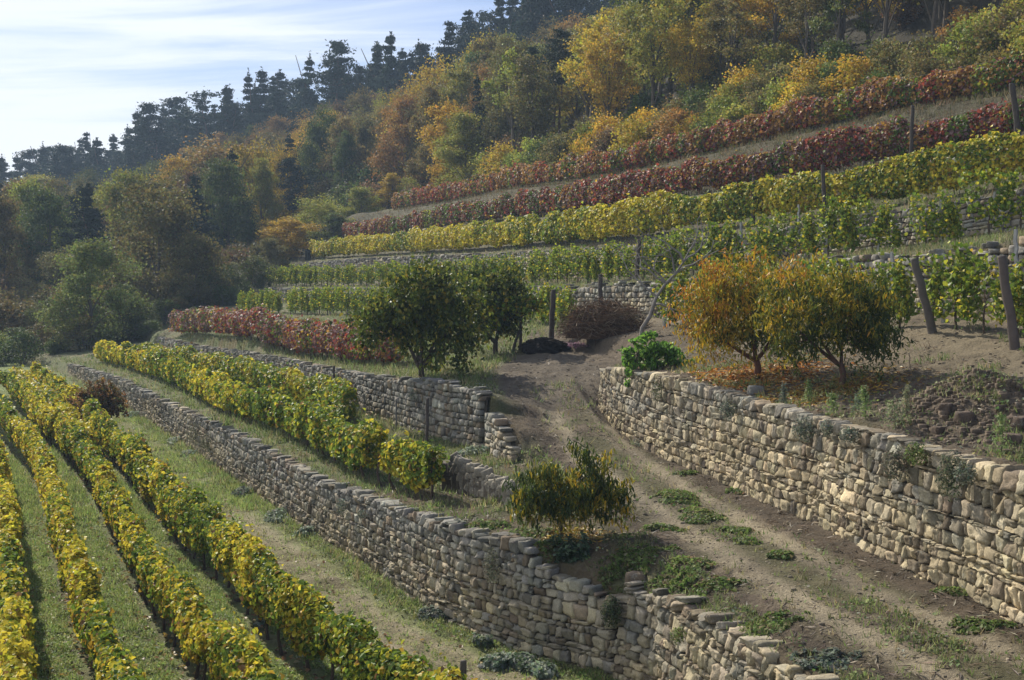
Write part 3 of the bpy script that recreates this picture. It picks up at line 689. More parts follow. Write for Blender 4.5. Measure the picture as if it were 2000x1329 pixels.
post(652,715,796,'slim post at the near end of the row under the grey wall',D=50,w=.05,group=PG,col=DK)
post(905,1290,1420,'wooden post stub poking up beside the near end of the track row',z=.1,w=.06,group=PG,col=(.14,.115,.09))
post(208,765,840,'dark post standing behind the red shrub on the valley floor',z=.05,w=.09,group=PG,col=DK)
post(601,488,512,'dark ivy-wrapped post at the far end of the bright yellow row',D=141,w=.3,group=PG,col=(.03,.035,.03))
# grey concrete stakes on terraces
GS='thin grey stakes of the terraces'
for px,pt,pb,D,lb in [(1069,500,560,80,'thin grey stake left of the dark post on the upper sparse terrace'),(1153,490,556,76,'thin grey stake above the brush pile'),(1232,488,552,69,'pale stake close left of the slim leaning dark post'),
     (1316,475,548,64,'thin pale stake directly above the bare tree'),(1447,430,475,61,'thin grey stake at the crest of the orange peach tree'),(1615,430,512,53.5,'pale concrete stake above the dip between the peach crowns'),(1715,412,490,50.5,'thin brown stake before the upper wall of pale stones'),
     (1838,385,485,47.5,'tall pale stake on the upper sparse terrace right of the stones'),(1943,375,405,46,'short pale stake below the yellow row near the right edge'),(1742,492,560,42.5,'pale square stake above the right peach tree'),(1843,495,590,40,'mossy grey stake between the two thick posts'),(1984,448,525,38,'pale square stake at the right edge above the knotty post'),
     (1297,565,672,52,'grey stake right beside the bare tree'),(1003,560,612,72,'thin stake behind the fig tree tops'),(1560,400,440,60,'thin dark stake in the yellow row right of centre'),(1380,225,262,90,'thin stake in the upper red row')]:
    if px==1380: continue
    post(px,pt,pb,lb,D=D,w=.06,group=GS,col=(.40,.39,.36),name='vine_stake',cat='stake',square=True)
for k,px in enumerate(range(540,980,55)):
    D=float(np.interp(px,[520,760,1000],[130,104,82])); g=at_D(px,560,D)
    post(px,518 if px<800 else 510,560,f'thin dark stake on the far part of the upper sparse terrace, {ordw(k+1)} from the left',D=D,w=.05,group='thin stakes far along the upper sparse terrace',col=(.14,.13,.12),name='vine_stake',cat='stake',square=True)
for k,px in enumerate(range(495,720,50)):
    D=float(np.interp(px,[470,750],[108,82]))
    post(px,577,614,f'thin dark stake on the far lowest terrace, {ordw(k+1)} from the left',D=D,w=.05,group='thin stakes far along the lowest terrace',col=(.14,.13,.12),name='vine_stake',cat='stake',square=True)
for k,(px,pt,pb,z) in enumerate([(711,770,812,2.05),(774,780,835,2.1)]):
    post(px,pt,pb,['thin grey stake standing before the grey wall, further from the cleft','thin grey stake standing before the grey wall, nearer the cleft'][k],z=z,w=.03,group='stakes before the grey wall',col=(.2,.19,.17),name='vine_stake',cat='stake')
post(1980,745,832,'thin bare rod stuck in the earth beside the spoil heap',z=4.4,w=.02,col=(.2,.15,.1),name='garden_rod',cat='rod')
post(1783,690,780,'thin dry stalk standing in the shade right of the peach trees',z=4.4,w=.012,lean=-8,col=(.2,.15,.1),name='garden_rod',cat='rod')

# ------------------------------------------------------------------ orchard trees
def bez(p0,p1,up,n=5):
    p0=np.array(p0,float); p1=np.array(p1,float); m=(p0+p1)/2+np.array([0,0,up]); t=np.linspace(0,1,n)[:,None]
    return (1-t)**2*p0+2*t*(1-t)*m+t*t*p1
def limb_tree(name,label,loc,spec,cat,leafcols,leafw,nleaf,leaf,asp,down,barkc,seed,trunk=.5,tr=.09,clump=.45,mat=None,forks=3,colfn=None,open_=.0,hexa=True,group=None,skin=True):
    """spec: list of crown lobes (x,y,z,rx,ry,rz) relative to the base"""
    r=np.random.default_rng(seed); e=empty(name,loc,label,cat,group); b=MB()
    global rng; kr=rng; rng=r
    forkp=np.array([0,0,trunk]); tube(b,[(0,0,-.15),(r.normal()*.03,0,trunk*.5),forkp],[tr*1.25,tr,tr*.95],barkc,8,rough=.12)
    tips=[]; vol=np.array([s[3]*s[4]*s[5] for s in spec]); vol=vol/vol.sum()
    for k in range(forks):
        s=spec[k%len(spec)]; a=np.array(s[:3])+r.normal(size=3)*np.array(s[3:])*.28; a[2]=max(a[2]-.25*s[5],trunk+.3)
        pts=bez(forkp-[0,0,.06],a,-.12 if name!='fig_tree' else .1,6); tube(b,pts,np.linspace(tr*.72,tr*.3,6),barkc,7,rough=.12); tips.append(a)
    nb=26
    for k in range(nb):
        s=spec[r.choice(len(spec),p=vol)]; u=norm(r.normal(size=3))*.72; p=np.array(s[:3])+u*np.array(s[3:]); st=tips[np.argmin([np.linalg.norm(p-q) for q in tips])]
        tube(b,bez(st*.85+forkp*.15,p,.06,5),np.linspace(tr*.26,.006,5),barkc,5)
    b.build('trunk',MBARK,e,smooth=True)
    mb=MB(); nc=int(nleaf/26); C=[];G=[]
    for k in range(nc):
        s=spec[r.choice(len(spec),p=vol)]; u=norm(r.normal(size=3))*r.random()**.42
        p=np.array(s[:3])+u*np.array(s[3:])
        if vn(p[0]*1.1+seed*9,p[2]*1.1+p[1]*.7,seed)<open_: continue
        m=26; tdir=norm(np.array([u[0],u[1],.5*u[2]+.1])+r.normal(size=3)*.3); t=r.random((m,1))*clump
        q=p+tdir*t+r.normal(size=(m,3))*clump*.22; q[:,2]-=t[:,0]**2*down*.8
        C.append(q); G.append(np.full(m,r.random()))
    C=np.concatenate(C); G=np.concatenate(G); n=len(C)
    c=pal(n,leafcols,leafw,.15) if colfn is None else colfn(C,G,r,n)
    leaves(mb,C,r.normal(size=(n,3))+[0,0,.25],leaf*(.7+.6*r.random(n)),c,asp=asp,down=down,hexa=hexa,fold=.35)
    mb.build('crown',mat or MPE,e); rng=kr
    return e
s=.0125*1.0
OR1=(.46,.19,.025); OR2=(.50,.31,.025); OLV=(.23,.21,.02); DG=(.055,.085,.018); MGN=(.11,.14,.022); RU=(.34,.10,.03)
def peachcol(wr):
    def f(C,G,r,n):
        t=np.clip(.385+wr[0]*C[:,0]+wr[1]*(C[:,2]-1.6)+(G-.5)*.75+r.normal(size=n)*.16,0,1)[:,None]
        stops=[np.array(q) for q in (DG,MGN,OLV,(.44,.33,.03),OR2,OR1)]; k=t*(len(stops)-1.001); i=np.floor(k).astype(int)[:,0]; f_=k-np.floor(k)
        S_=np.array(stops); return np.clip((S_[i]*(1-f_)+S_[np.minimum(i+1,5)]*f_)*(1+r.normal(size=(n,1))*.18),.01,.8)
    return f
# scale at the peach trees: about 78 px per metre
TB1=TR1.copy(); TB1[2]=float(zraw(TR1[0],TR1[1])); TB2=TR2.copy(); TB2[2]=float(zraw(TR2[0],TR2[1]))
limb_tree('peach_tree','orange and golden peach tree with forked trunk, left of the pair above the wall',TB1,
   [(-1.0,0,1.5,1.05,1.0,.9),(-.1,.1,2.0,1.1,1.1,.85),(.6,0,1.45,.8,.9,.8),(-.6,.2,2.35,.65,.8,.5),(-1.3,-.1,.95,.65,.7,.5),(.25,.3,2.6,.42,.5,.42),(.75,-.2,.85,.5,.6,.4),(-.35,.4,1.0,.6,.6,.5)],'tree',None,None,9500,.13,.30,.62,(.15,.075,.05),201,trunk=.48,tr=.085,open_=.2,colfn=peachcol((-.19,.15)),group='peach trees')
limb_tree('peach_tree','greener peach tree with orange tips, right of the pair above the wall',TB2,
   [(-.75,0,1.5,.8,.9,.75),(.2,.1,1.55,.95,1.1,.85),(-1.0,.2,1.95,.7,.9,.65),(.1,.2,2.05,.75,.9,.6),(.75,0,1.15,.55,.8,.5),(-1.1,.2,.95,.5,.6,.4),(-.35,.4,2.5,.35,.4,.35),(.3,-.2,.8,.55,.5,.35)],'tree',None,None,10500,.13,.30,.62,(.13,.075,.055),202,trunk=.5,tr=.07,open_=.2,colfn=peachcol((-.05,.15)) if 0 else (lambda C,G,r,n: peachcol((-.10,.20))(C+np.array([1.9,0,.0]),G*1.0,r,n)),group='peach trees')
SAPB=SAP.copy(); SAPB[2]=float(ground(SAP[0],SAP[1]))
limb_tree('peach_sapling','small round peach sapling with long drooping leaves between path and lower wall',SAPB,
   [(-.5,0,.85,.42,.5,.40),(.05,0,.95,.5,.5,.45),(.6,.1,.9,.5,.5,.42),(.5,0,1.45,.22,.3,.38),(.95,.1,.6,.32,.35,.32),(-.65,0,.6,.28,.3,.32),(.25,-.1,.6,.5,.4,.3)],'tree',None,None,5600,.135,.26,.8,(.11,.075,.05),203,trunk=.45,tr=.03,clump=.3,colfn=lambda C,G,r,n: peachcol((.05,.0))(C-np.array([3.6,0,0]),G*.95,r,n))
figc=[(.06,.09,.018),(.11,.145,.025),(.20,.21,.03),(.30,.25,.035)]
FB=FIG.copy(); FB[2]=float(zraw(FIG[0],FIG[1])); FB2=FIG2.copy(); FB2[2]=float(zraw(FIG2[0],FIG2[1]))
limb_tree('persimmon_tree','large dark green bushy tree with splayed trunks above the grey wall',FB,
   [(-1.1,0,1.9,.95,1.0,.8),(-.1,0,2.4,1.2,1.2,1.0),(.9,.1,2.1,1.0,1.1,.95),(.0,.2,3.1,.85,.9,.6),(1.0,.1,2.8,.5,.6,.5),(-1.3,0,1.3,.6,.8,.5),(.7,0,1.2,.9,.8,.6),(-1.75,0,2.2,.35,.4,.3)],'tree',figc,[.30,.36,.24,.10],9500,.15,.62,.5,(.09,.07,.055),204,trunk=.35,tr=.10,forks=5,group='dark green trees on the second terrace',clump=.6,open_=.22)
limb_tree('persimmon_tree','smaller dark green tree behind, nearest the dirt path',FB2,
   [(-.4,0,2.1,.75,1.0,.9),(.2,0,2.7,.6,.8,.7),(-.3,0,1.3,.6,.7,.7),(.3,.1,1.6,.5,.7,.7)],'tree',figc,[.34,.34,.22,.1],6500,.16,.62,.5,(.075,.06,.05),205,trunk=.5,tr=.09,forks=4,group='dark green trees on the second terrace',clump=.55,open_=.22)
AR=hit(1016,690); AR[2]=float(zraw(AR[0],AR[1]))
e=limb_tree('climbing_vine','flat-topped climbing vine spilling over a forked prop beside the dark compost',AR,
   [(-.35,0,1.75,.75,.5,.22),(.3,0,1.8,.45,.4,.2),(-.9,0,1.5,.5,.5,.4)],'vine',[GRN,YG,OCH,(.05,.08,.02)],[.35,.3,.15,.2],1900,.14,1.0,.5,(.07,.055,.045),206,trunk=1.4,tr=.05,forks=2,clump=.3,mat=MV)
b=MB(); tube(b,[(-.32,0,-.1),(-.15,0,.5),(.02,0,.95)],[.07,.06,.04],(.075,.06,.05),6); b.build('prop',MBARK,e)
# ivy mound on the wall end
IV=hit(1262,722)+[.1,.3,0]
limb_tree('ivy_bush','bright green leafy bush tumbling over the end of the peach terrace wall',IV,
   [(-.05,0,.45,.68,.6,.52),(-.40,-.40,-.15,.34,.3,.65),(.35,0,.25,.5,.5,.4),(.85,.1,.05,.4,.35,.25)],'bush',[(.15,.30,.045),(.22,.38,.06),(.07,.14,.03)],[.4,.35,.25],2600,.11,.9,.5,(.07,.06,.04),207,trunk=.2,tr=.04,clump=.2,mat=MV)
# red shrub among valley rows
RS=hit(196,848)
limb_tree('red_shrub','rusty red-brown shrub where the two far valley rows meet',RS,
   [(-.45,0,1.25,.9,.8,.6),(.4,0,1.3,.75,.8,.65),(0,0,1.75,.65,.6,.45),(-.4,-.1,.7,.65,.6,.4)],'shrub',[(.26,.13,.05),(.16,.10,.04),(.22,.15,.04),(.12,.12,.035)],[.35,.2,.25,.2],4600,.13,.7,.3,(.08,.06,.05),208,trunk=.5,tr=.05,clump=.3,mat=MT)
# bare tree
BT=hit(1252,662); BT[2]=float(zraw(BT[0],BT[1])); b=MB(); e=empty('bare_tree',BT,'leafless crooked tree with grey branches beside the orange peach tree','tree'); r=np.random.default_rng(9)
bk=(.24,.215,.19); S45=1/ (FPX/BT[1])
q=lambda dx,dy: np.array([dx*S45,0,-dy*S45])
tr_=[q(0,0),q(2,-20),q(18,-45),q(24,-65),q(30,-82),q(48,-108),q(66,-126),q(82,-150),q(92,-170)]
tube(b,tr_,[.085,.075,.07,.065,.055,.05,.04,.03,.02],bk,8,rough=.1); b.build('trunk',MBARK,e,smooth=True)
b=MB()
def branch(p,d,l,r0,dep):
    pts=[p]; 
    for k in range(4):
        d=norm(d+r.normal(size=3)*.28); pts.append(pts[-1]+d*l/4)
    tube(b,pts,np.linspace(r0,r0*.4,5),bk,5)
    if dep>0:
        for k in range(3): branch(pts[2+ (k%3)] if k<3 else pts[-1],norm(d+r.normal(size=3)*.7),l*.62,r0*.5,dep-1)
for (p,d,l) in [(tr_[4],q(-14,-40),1.3),(tr_[5],q(-25,-10),1.3),(tr_[6],q(40,-18),1.4),(tr_[6],q(-20,-40),1.0),(tr_[7],q(-10,-30),1.1),(tr_[3],q(30,-8),.8),(tr_[7],q(35,-20),1.0),(tr_[8],q(10,-30),.8),(tr_[5],q(-30,-30),1.2)]:
    branch(np.array(p),norm(np.array(d)),l*1.15,.042,2)
b.build('branches',MBARK,e)
# brush pile, compost, grape pomace
def twigheap(name,label,c,rx,ry,rz,n,cols,seed,cat,ln=.7,rad=.008):
    r=np.random.default_rng(seed); b=MB()
    for k in range(n):
        u=norm(r.normal(size=3))*r.random()**.4; u[2]=abs(u[2]); p=c+u*[rx,ry,rz]; d=norm(r.normal(size=3)*[1,.8,.5]+[0,0,.2])*ln*r.uniform(.3,1)
        tube(b,[p-d/2,p+r.normal(size=3)*.05,p+d/2],[rad,rad*.8,rad*.4],np.array(cols[r.integers(len(cols))])*r.uniform(.6,1.3),3,cap=False)
    # packed heart of the heap
    th=np.linspace(0,2*np.pi,22,endpoint=False); V=[];m=9
    for j in range(m):
        f=j/(m-1); 
        for a in th: 
            k=.78*math.cos(f*math.pi/2)**.7*(.8+.4*vn(np.array(a*2.),np.array(f*3.),seed)); V.append(c+[math.cos(a)*rx*k,math.sin(a)*ry*k,f*rz*.75-.1])
    Q=[(j*22+i,j*22+(i+1)%22,(j+1)*22+(i+1)%22,(j+1)*22+i) for j in range(m-1) for i in range(22)]
    b.add(V,Q,None,np.array(cols[0])*.6)
    return tag(b.build(name,MBARK),label,cat)
BP=hit(1180,655); BP[2]=float(zraw(BP[0],BP[1]))
twigheap('brush_pile','big heap of dark reddish-brown cut branches in front of the lowest terrace',BP,1.75,1.1,1.35,2600,[(.13,.07,.035),(.20,.11,.055),(.27,.20,.13),(.09,.055,.03)],5,'brush pile',ln=.9,rad=.010)
CP=hit(1062,684); CP[2]=float(zraw(CP[0],CP[1]))
def mound(name,label,c,rx,ry,rz,col,seed,cat,mat=MG,amp=.25,kind=None):
    b=MB(); n=34;m=14; V=[]; r=np.random.default_rng(seed)
    for j in range(m):
        f=j/(m-1)
        for i in range(n):
            a=2*math.pi*i/n; k=math.cos(f*math.pi/2)**.8; nn=float(vn(np.array(math.cos(a)*2.5+f*3+seed),np.array(math.sin(a)*2.5+f*2),seed))
            V.append(np.array(c)+[math.cos(a)*rx*k*(1+amp*(nn-.5)*2),math.sin(a)*ry*k*(1+amp*(nn-.5)*2),math.sin(f*math.pi/2)*rz*(1+amp*(nn-.5))-.12])
    Q=[(j*n+i,j*n+(i+1)%n,(j+1)*n+(i+1)%n,(j+1)*n+i) for j in range(m-1) for i in range(n)]
    b.add(V,Q,None,col); return tag(b.build(name,mat,smooth=True),label,cat,kind=kind)
mound('compost_heap','low black compost heap beside the path under the climbing vine',CP,.95,.7,.48,(.022,.018,.016),3,'compost heap',amp=.4)
b=MB(); r=np.random.default_rng(8); V0,Q0=RT3; zc=np.array(CP)
for k in range(700):
    u=norm(r.normal(size=3))*r.random()**.3; u[2]=abs(u[2]); p=zc+u*[.98,.72,.46]; s1=r.uniform(.02,.07); b.add(V0*[s1,s1*.8,s1*.6]+p,Q0,None,np.array([.035,.028,.022])*r.uniform(.5,1.9))
ch=bpy.data.objects['compost_heap']; cl=b.build('clods',MG,ch)
GP=hit(1122,678); GP[2]=float(ground(GP[0],GP[1])); b=MB(); n=700; r=np.random.default_rng(3)
C=GP+np.stack([r.normal(size=n)*.3,r.normal(size=n)*.45,np.abs(r.normal(size=n))*.05+.03],-1); leaves(b,C,r.normal(size=(n,3))*.5+[0,0,1],.07,pal(n,[(.30,.17,.24),(.20,.10,.15),(.4,.28,.33)],[.4,.4,.2]),asp=.8)
tag(b.build('grape_pomace',MGR),'purple-pink scatter of grape skins beside the black compost heap','grape skins',kind='stuff')
# ------------------------------------------------------------------ rocks
def rock(name,label,c,sx,sy,sz,col,seed,cat='rock',group=None,rz=0):
    r=np.random.default_rng(seed); V0,Q0=RT5; V=V0.copy(); q=V*1.7+r.random(3)*40
    V=V+.13*np.stack([np.sin(q[:,1]*2+q[:,2]),np.sin(q[:,0]*2.4+q[:,2]*1.3),np.sin(q[:,0]*1.7+q[:,1]*2.2)],-1)
    ca,sa=math.cos(rz),math.sin(rz); X=V[:,0]*sx; Y=V[:,1]*sy; b=MB()
    b.add(np.stack([X*ca-Y*sa,X*sa+Y*ca,V[:,2]*sz],-1),Q0,None,col); o=b.build(name,MS,smooth=True); o.location=[float(a) for a in c]; return tag(o,label,cat,group)
def gpt(px,py,z0):
    p=hit(px,py); p[2]=float(ground(p[0],p[1])); return p
p=gpt(1476,768,4.3); rock('stone_block','square grey stone block under the orange peach tree',p+[0,0,.06],.17,.14,.12,(.22,.21,.19),5,'stone block')
p=gpt(1241,1146,1.7); rock('stone_block','dark loose stone block perched on the stepped wall top',p+[0,0,.1],.17,.15,.11,(.17,.13,.09),6,'stone block')
for k,(px,py,s_,lb) in enumerate([(1882,838,.15,'dark brown boulder at the foot of the spoil heap'),(1848,832,.13,'brown clod left of the dark boulder below the spoil heap'),(1990,842,.18,'dark rock at the right edge below the thin rod'),(1975,870,.15,'dark rock nearest the tall weed at the right edge'),(1935,762,.14,'large clod high on the spoil heap'),(1832,850,.1,'small stone before the spoil heap')]):
    p=gpt(px,py,4.4); rock('boulder',lb,p+[0,0,s_*.3],s_,s_*.8,s_*.7,(.13,.095,.07),20+k,'rock','rocks round the spoil heap',rz=k)
# tumbled stones at the terrace end
r=np.random.default_rng(77)
RP=[]
for k in range(58):
    px=r.uniform(885,1000); py=np.interp(px,[885,1000],[925,965])+r.uniform(-12,40); p=gpt(px,py,2.1); RP.append((px,py,p))
b=MB()
# low broken wall return at the end of the yellow row
e=empty('rubble_wall',gpt(935,960,2.1),'tumbledown wall end of jumbled pale stones left of the peach sapling','rubble wall'); ex_=np.array(e.location)
for k in range(300):
    t=r.random(); px=885+115*t; base=at_z(px,np.interp(px,[885,1000],[955,995]),1.95); h=r.random()*.78*(1-.35*t)
    p=base+[0,r.uniform(0,.25),h]; V0,Q0=RT3; s1=r.uniform(.07,.17); V=V0*[s1,s1*.8,s1*r.uniform(.4,.8)]; a=r.uniform(-.6,.6); V=np.stack([V[:,0]*math.cos(a)-V[:,2]*math.sin(a),V[:,1],V[:,0]*math.sin(a)+V[:,2]*math.cos(a)],-1)
    b.add(V+p-ex_,Q0,None,np.array([.33,.29,.22])*r.uniform(.6,1.15))
for t in np.linspace(0,1,12):
    px=885+115*t; base=at_z(px,np.interp(px,[885,1000],[955,995]),1.95)+[0,.45,0]; V0,Q0=RT3; b.add(V0*[.3,.34,.6*(1-.35*t)]+base+[0,.1,.0]-ex_,Q0,None,(.14,.115,.085))
b.build('stones',MS,e,smooth=True)
# scattered pebbles and clods over path and terraces
b=MB(); r=np.random.default_rng(5); V0,Q0=RT3
n=3200; 
y=r.uniform(14,44,n); x=path_c(y)+r.normal(size=n)*1.6; X2=fW2(y)[0]; X1=fW1(y)[0]; k=(x<X2-.1)&(x>X1+.6); x,y=x[k],y[k]; z=ground(x,y)
for i in range(len(x)):
    s1=r.uniform(.008,.022)*(1 if r.random()<.95 else 2.2); b.add(V0*[s1,s1*.8,s1*.6]+[x[i],y[i],z[i]],Q0,None,np.array([.30,.25,.18])*r.uniform(.45,1.3))
n=5000; y=22+38*r.random(n); x=y*(-.02+.42*r.random(n)); k=(x>np.where(y<43,fW2(y)[0],path_c(y)-2)+.6)&(x<fR5(y)[0]+.5)&(fbm(x,y,15)>.40); x,y=x[k],y[k]; z=ground(x,y)
for i in range(len(x)):
    s1=r.uniform(.012,.04); b.add(V0*[s1,s1*.8,s1*.6]+[x[i],y[i],z[i]],Q0,None,np.array([.19,.15,.105])*r.uniform(.45,1.25))
n=3000; x=HEAP[0]+r.normal(size=n)*1.6; y=HEAP[1]+r.normal(size=n)*1.7; k=x>fW2(y)[0]+.6; x,y=x[k],y[k]; z=ground(x,y)
for i in range(len(x)):
    s1=abs(r.normal())*.026+.012; b.add(V0*[s1,s1*.8,s1*.75]+[x[i],y[i],z[i]],Q0,None,np.array([.18,.135,.095])*r.uniform(.6,1.2))
tag(b.build('pebbles',MS,smooth=True),'scattered pebbles and earth clods on the path and around the spoil heap','pebbles',kind='stuff')

# ------------------------------------------------------------------ grass, weeds, litter
def scatter(mb,x,y,kind,r,size=1.0,cols=None,wts=None,blades=4):
    z=ground(x,y); n=len(x)
    if kind=='blade':
        m=n*blades; X=np.repeat(x,blades)+r.normal(size=m)*.035*size; Y=np.repeat(y,blades)+r.normal(size=m)*.035*size; Z=np.repeat(z,blades)-.01
        h=(.05+.08*r.random(m))*size; a=r.random(m)*2*np.pi; w=.006*size+.004; d=np.stack([np.cos(a),np.sin(a),0*a],-1); lean=r.normal(size=(m,3))*[.4,.4,0]
        B=np.stack([X,Y,Z],-1); T=B+np.concatenate([lean[:,:2]*h[:,None],h[:,None]],1)
        V=np.stack([B-d*w,B+d*w,T],1).reshape(-1,3); c=np.repeat(pal(n,cols,wts,.18),blades,0)
        mb.add(V,None,np.arange(m*3).reshape(-1,3),np.repeat(c,3,0))
    else:
        m=n*blades; C=np.stack([np.repeat(x,blades)+r.normal(size=m)*.06*size,np.repeat(y,blades)+r.normal(size=m)*.06*size,np.repeat(z,blades)+.01+r.random(m)*.06*size],-1)
        c=np.repeat(pal(n,cols,wts,.18),blades,0)*(1+r.normal(size=(m,1))*.12)
        leaves(mb,C,r.normal(size=(m,3))*.5+[0,0,1],.05*size*(.7+.6*r.random(m)),np.clip(c,.01,.8),asp=.8,hexa=False)
r=np.random.default_rng(42)
def samp(n,xl,yl,dens=lambda x,y:1.0,power=1.0):
    # uniform on the ground but thinned with distance
    y=yl[0]+(yl[1]-yl[0])*r.random(n)**1.0; y=yl[0]*(yl[1]/yl[0])**r.random(n); x=y*(r.random(n)*(xl[1]-xl[0])+xl[0]); k=r.random(n)<dens(x,y); return x[k],y[k]
# turf of the vineyard alleys
mb=MB()
drow=lambda x,y: np.minimum.reduce([polyd(x,y,P) for P in (RA,RAA,RB,RC,RD)])
def dA(x,y): u=fW1(y)[0]-x; return np.where((u>3.0)&(drow(x,y)>.22),.45+.65*(fbm(x*.9,y*.9,51)<.55),np.where((u>.1)&(u<3),.08+.5*(y>42)*(fbm(x*1.2,y*1.2,51)<.5)+.4*(u<.5),0))
x,y=samp(170000,(-.40,.13),(18,75),dA); sz=np.clip(y/32,.8,1.8)
GC=[(.24,.33,.09),(.33,.39,.12),(.38,.38,.17),(.19,.24,.07)]
for lo,hi,s1 in ((0,28,.9),(28,40,1.15),(40,80,1.7)):
    k=(y>=lo)&(y<hi); scatter(mb,x[k],y[k],'blade',r,s1,GC,[.35,.3,.15,.2],4)
x,y=samp(110000,(-.40,.13),(18,60),dA); scatter(mb,x,y,'leaf',r,1.0,GC+[(.38,.40,.28)],[.32,.25,.1,.23,.1],3)
tag(mb.build('turf',MGR),'short clover and grass covering the alleys between valley vine rows','grass',kind='stuff')
# fallen vine leaves
mb=MB()
def dL(x,y): d=drow(x,y); return np.where(fW1(y)[0]-x>.3, np.exp(-(d/.6)**2)*.9+.06,0)
x,y=samp(15000,(-.40,.1),(18,80),dL); z=ground(x,y); n=len(x)
leaves(mb,np.stack([x,y,z+.03],-1),r.normal(size=(n,3))*.35+[0,0,1],.10,pal(n,[(.36,.25,.06),(.25,.15,.07),(.18,.11,.06),(.42,.36,.2)],[.3,.3,.25,.15]),hexa=True)
# fallen peach leaves under the trees and sapling
for (cx_,cy_,rx,ry,m,cols) in ((TB1[0]-.2,TB1[1]-.2,1.5,1.6,3000,[(.50,.20,.03),(.55,.34,.10),(.6,.48,.28),(.25,.1,.04)]),(TB2[0]-.4,TB2[1]-.5,1.5,1.2,1800,[(.45,.30,.06),(.35,.2,.06),(.5,.42,.2),(.2,.1,.05)]),(SAPB[0]+.25,SAPB[1]+.1,.55,.6,420,[(.5,.36,.08),(.6,.5,.25),(.4,.22,.05),(.3,.2,.06)])):
    x=cx_+r.normal(size=m)*rx*.6; y=cy_+r.normal(size=m)*ry*.6; k=(x>fW2(y)[0]+.5)|(cy_<30); x,y=x[k],y[k]; n=len(x)
    leaves(mb,np.stack([x,y,ground(x,y)+.025],-1),r.normal(size=(n,3))*.3+[0,0,1],.13,pal(n,cols,[.35,.3,.15,.2]),asp=.38,hexa=True)
for (yl,dens) in (((17,60),lambda x,y: ((x>fW1(y)[0]+.5)&(x<fR5(y)[0]))*(.35+.65*(np.abs(x-path_c(y))>1.0))*(fbm(x*.8,y*.8,91)>.42)),):
    x,y=samp(16000,(-.12,.40),yl,dens); n=len(x)
    leaves(mb,np.stack([x,y,ground(x,y)+.02],-1),r.normal(size=(n,3))*.25+[0,0,1],.12+.16*r.random(n),pal(n,[(.12,.085,.055),(.20,.15,.095),(.32,.26,.18),(.08,.06,.04)],[.35,.3,.15,.2]),asp=.12,hexa=False)
tag(mb.build('fallen_leaves',MPE),'fallen yellow leaves and dry twig litter on paths and terraces','fallen leaves',kind='stuff')
# weeds: first terrace strip, path verges, wall foot
mb=MB()
WG=[(.17,.22,.07),(.25,.27,.12),(.28,.25,.13),(.12,.17,.05)]
def dW(x,y):
    X1=fW1(y)[0]; X2=fW2(y)[0]; X3=fW3(y)[0]; d=x-path_c(y); n1=fbm(x*.9,y*.9,51)
    first=(x>X1+.35)&(x<X3-.1)&(y>36.5)
    verge=(x>X1+.3)&(y<=37)&(d<-1.5)
    sec=(x>X3+.5)&(y>41)&(x<np.minimum(fW5(y)[0],path_c(y)-2.0+ (y>60)*30))
    pt=(x>X2+.5)&(x<X2+2.4)&(y<45)
    pmid=(np.abs(d)<1.2)&(y<44)
    return first*(.35+.5*(n1<.55))+verge*(.15+.65*(n1<.47))+sec*.45+pt*(.08+.5*(n1<.42))+((x>X2+2.4)&(x<fR5(y)[0]+.8)&(y<64))*.30*(n1<.44)+pmid*(.05+.30*(np.abs(d)<.42)*(n1<.5))+((x<X1-.05)&(x>X1-.7))*.7
x,y=samp(90000,(-.36,.38),(17,100),dW)
for lo,hi,s1 in ((0,30,1.2),(30,45,1.8),(45,110,2.6)):
    k=(y>=lo)&(y<hi); scatter(mb,x[k],y[k],'blade',r,s1,WG,[.3,.3,.22,.18],4)
x,y=samp(45000,(-.36,.38),(17,80),dW); scatter(mb,x,y,'leaf',r,1.3,WG+[(.3,.3,.22)],[.3,.22,.1,.28,.1],3)
# upper terraces and dry bank
def dU(x,y): X5=fW5(y)[0]; XR2=fR2(y)[0]; XR1=fR1(y)[0]; return np.where((x>XR2)&(x<XR1),.95,np.where((x>X5)&(x<XR2),.35,np.where((x>XR1)&(x<XR1+3),.5,0)))
x,y=samp(60000,(-.2,.42),(40,155),dU); z=ground(x,y)
bk=(x>fR2(y)[0])&(x<fR1(y)[0])
scatter(mb,x[bk],y[bk],'blade',r,3.2,[(.18,.14,.08),(.13,.11,.06),(.11,.115,.055)],[.4,.35,.25],4)
scatter(mb,x[~bk],y[~bk],'blade',r,2.4,WG,[.2,.3,.35,.15],4)
tag(mb.build('weeds',MGR),'rough grass and weeds on terrace edges, banks and path verges','weeds',kind='stuff')
# leafy patches and tufts one can tell apart
def clump_plant(name,label,c,rx,ry,rz,n,cols,w,seed,cat,leaf=.06,asp=.8,up=.5,mat=None,group=None,surf=None):
    r=np.random.default_rng(seed); b=MB(); u=norm(r.normal(size=(n,3)))*r.random((n,1))**.4; u[:,2]=np.abs(u[:,2]) if surf!='wall' else u[:,2]
    C=u*[rx,ry,rz]
    if surf=='ground':
        ang=fbm(C[:,0]*3.5+seed,C[:,1]*3.5,seed); C=C[ang>.26+.36*np.hypot(C[:,0]/rx,C[:,1]/ry)]; n=len(C); C[:,2]+=ground(C[:,0]+c[0],C[:,1]+c[1])-c[2]
    nr=norm(C/np.array([rx,ry,rz])+[0,0,up])+r.normal(size=(len(C),3))*.5; n=len(C)
    global rng; kr=rng; rng=r
    leaves(b,C,nr,leaf*(.6+.8*r.random(n)),pal(n,cols,w,.18),asp=asp,hexa=False)
    rng=kr; o=b.build(name,mat or MGR); o.location=[float(a) for a in c]; return tag(o,label,cat,group)
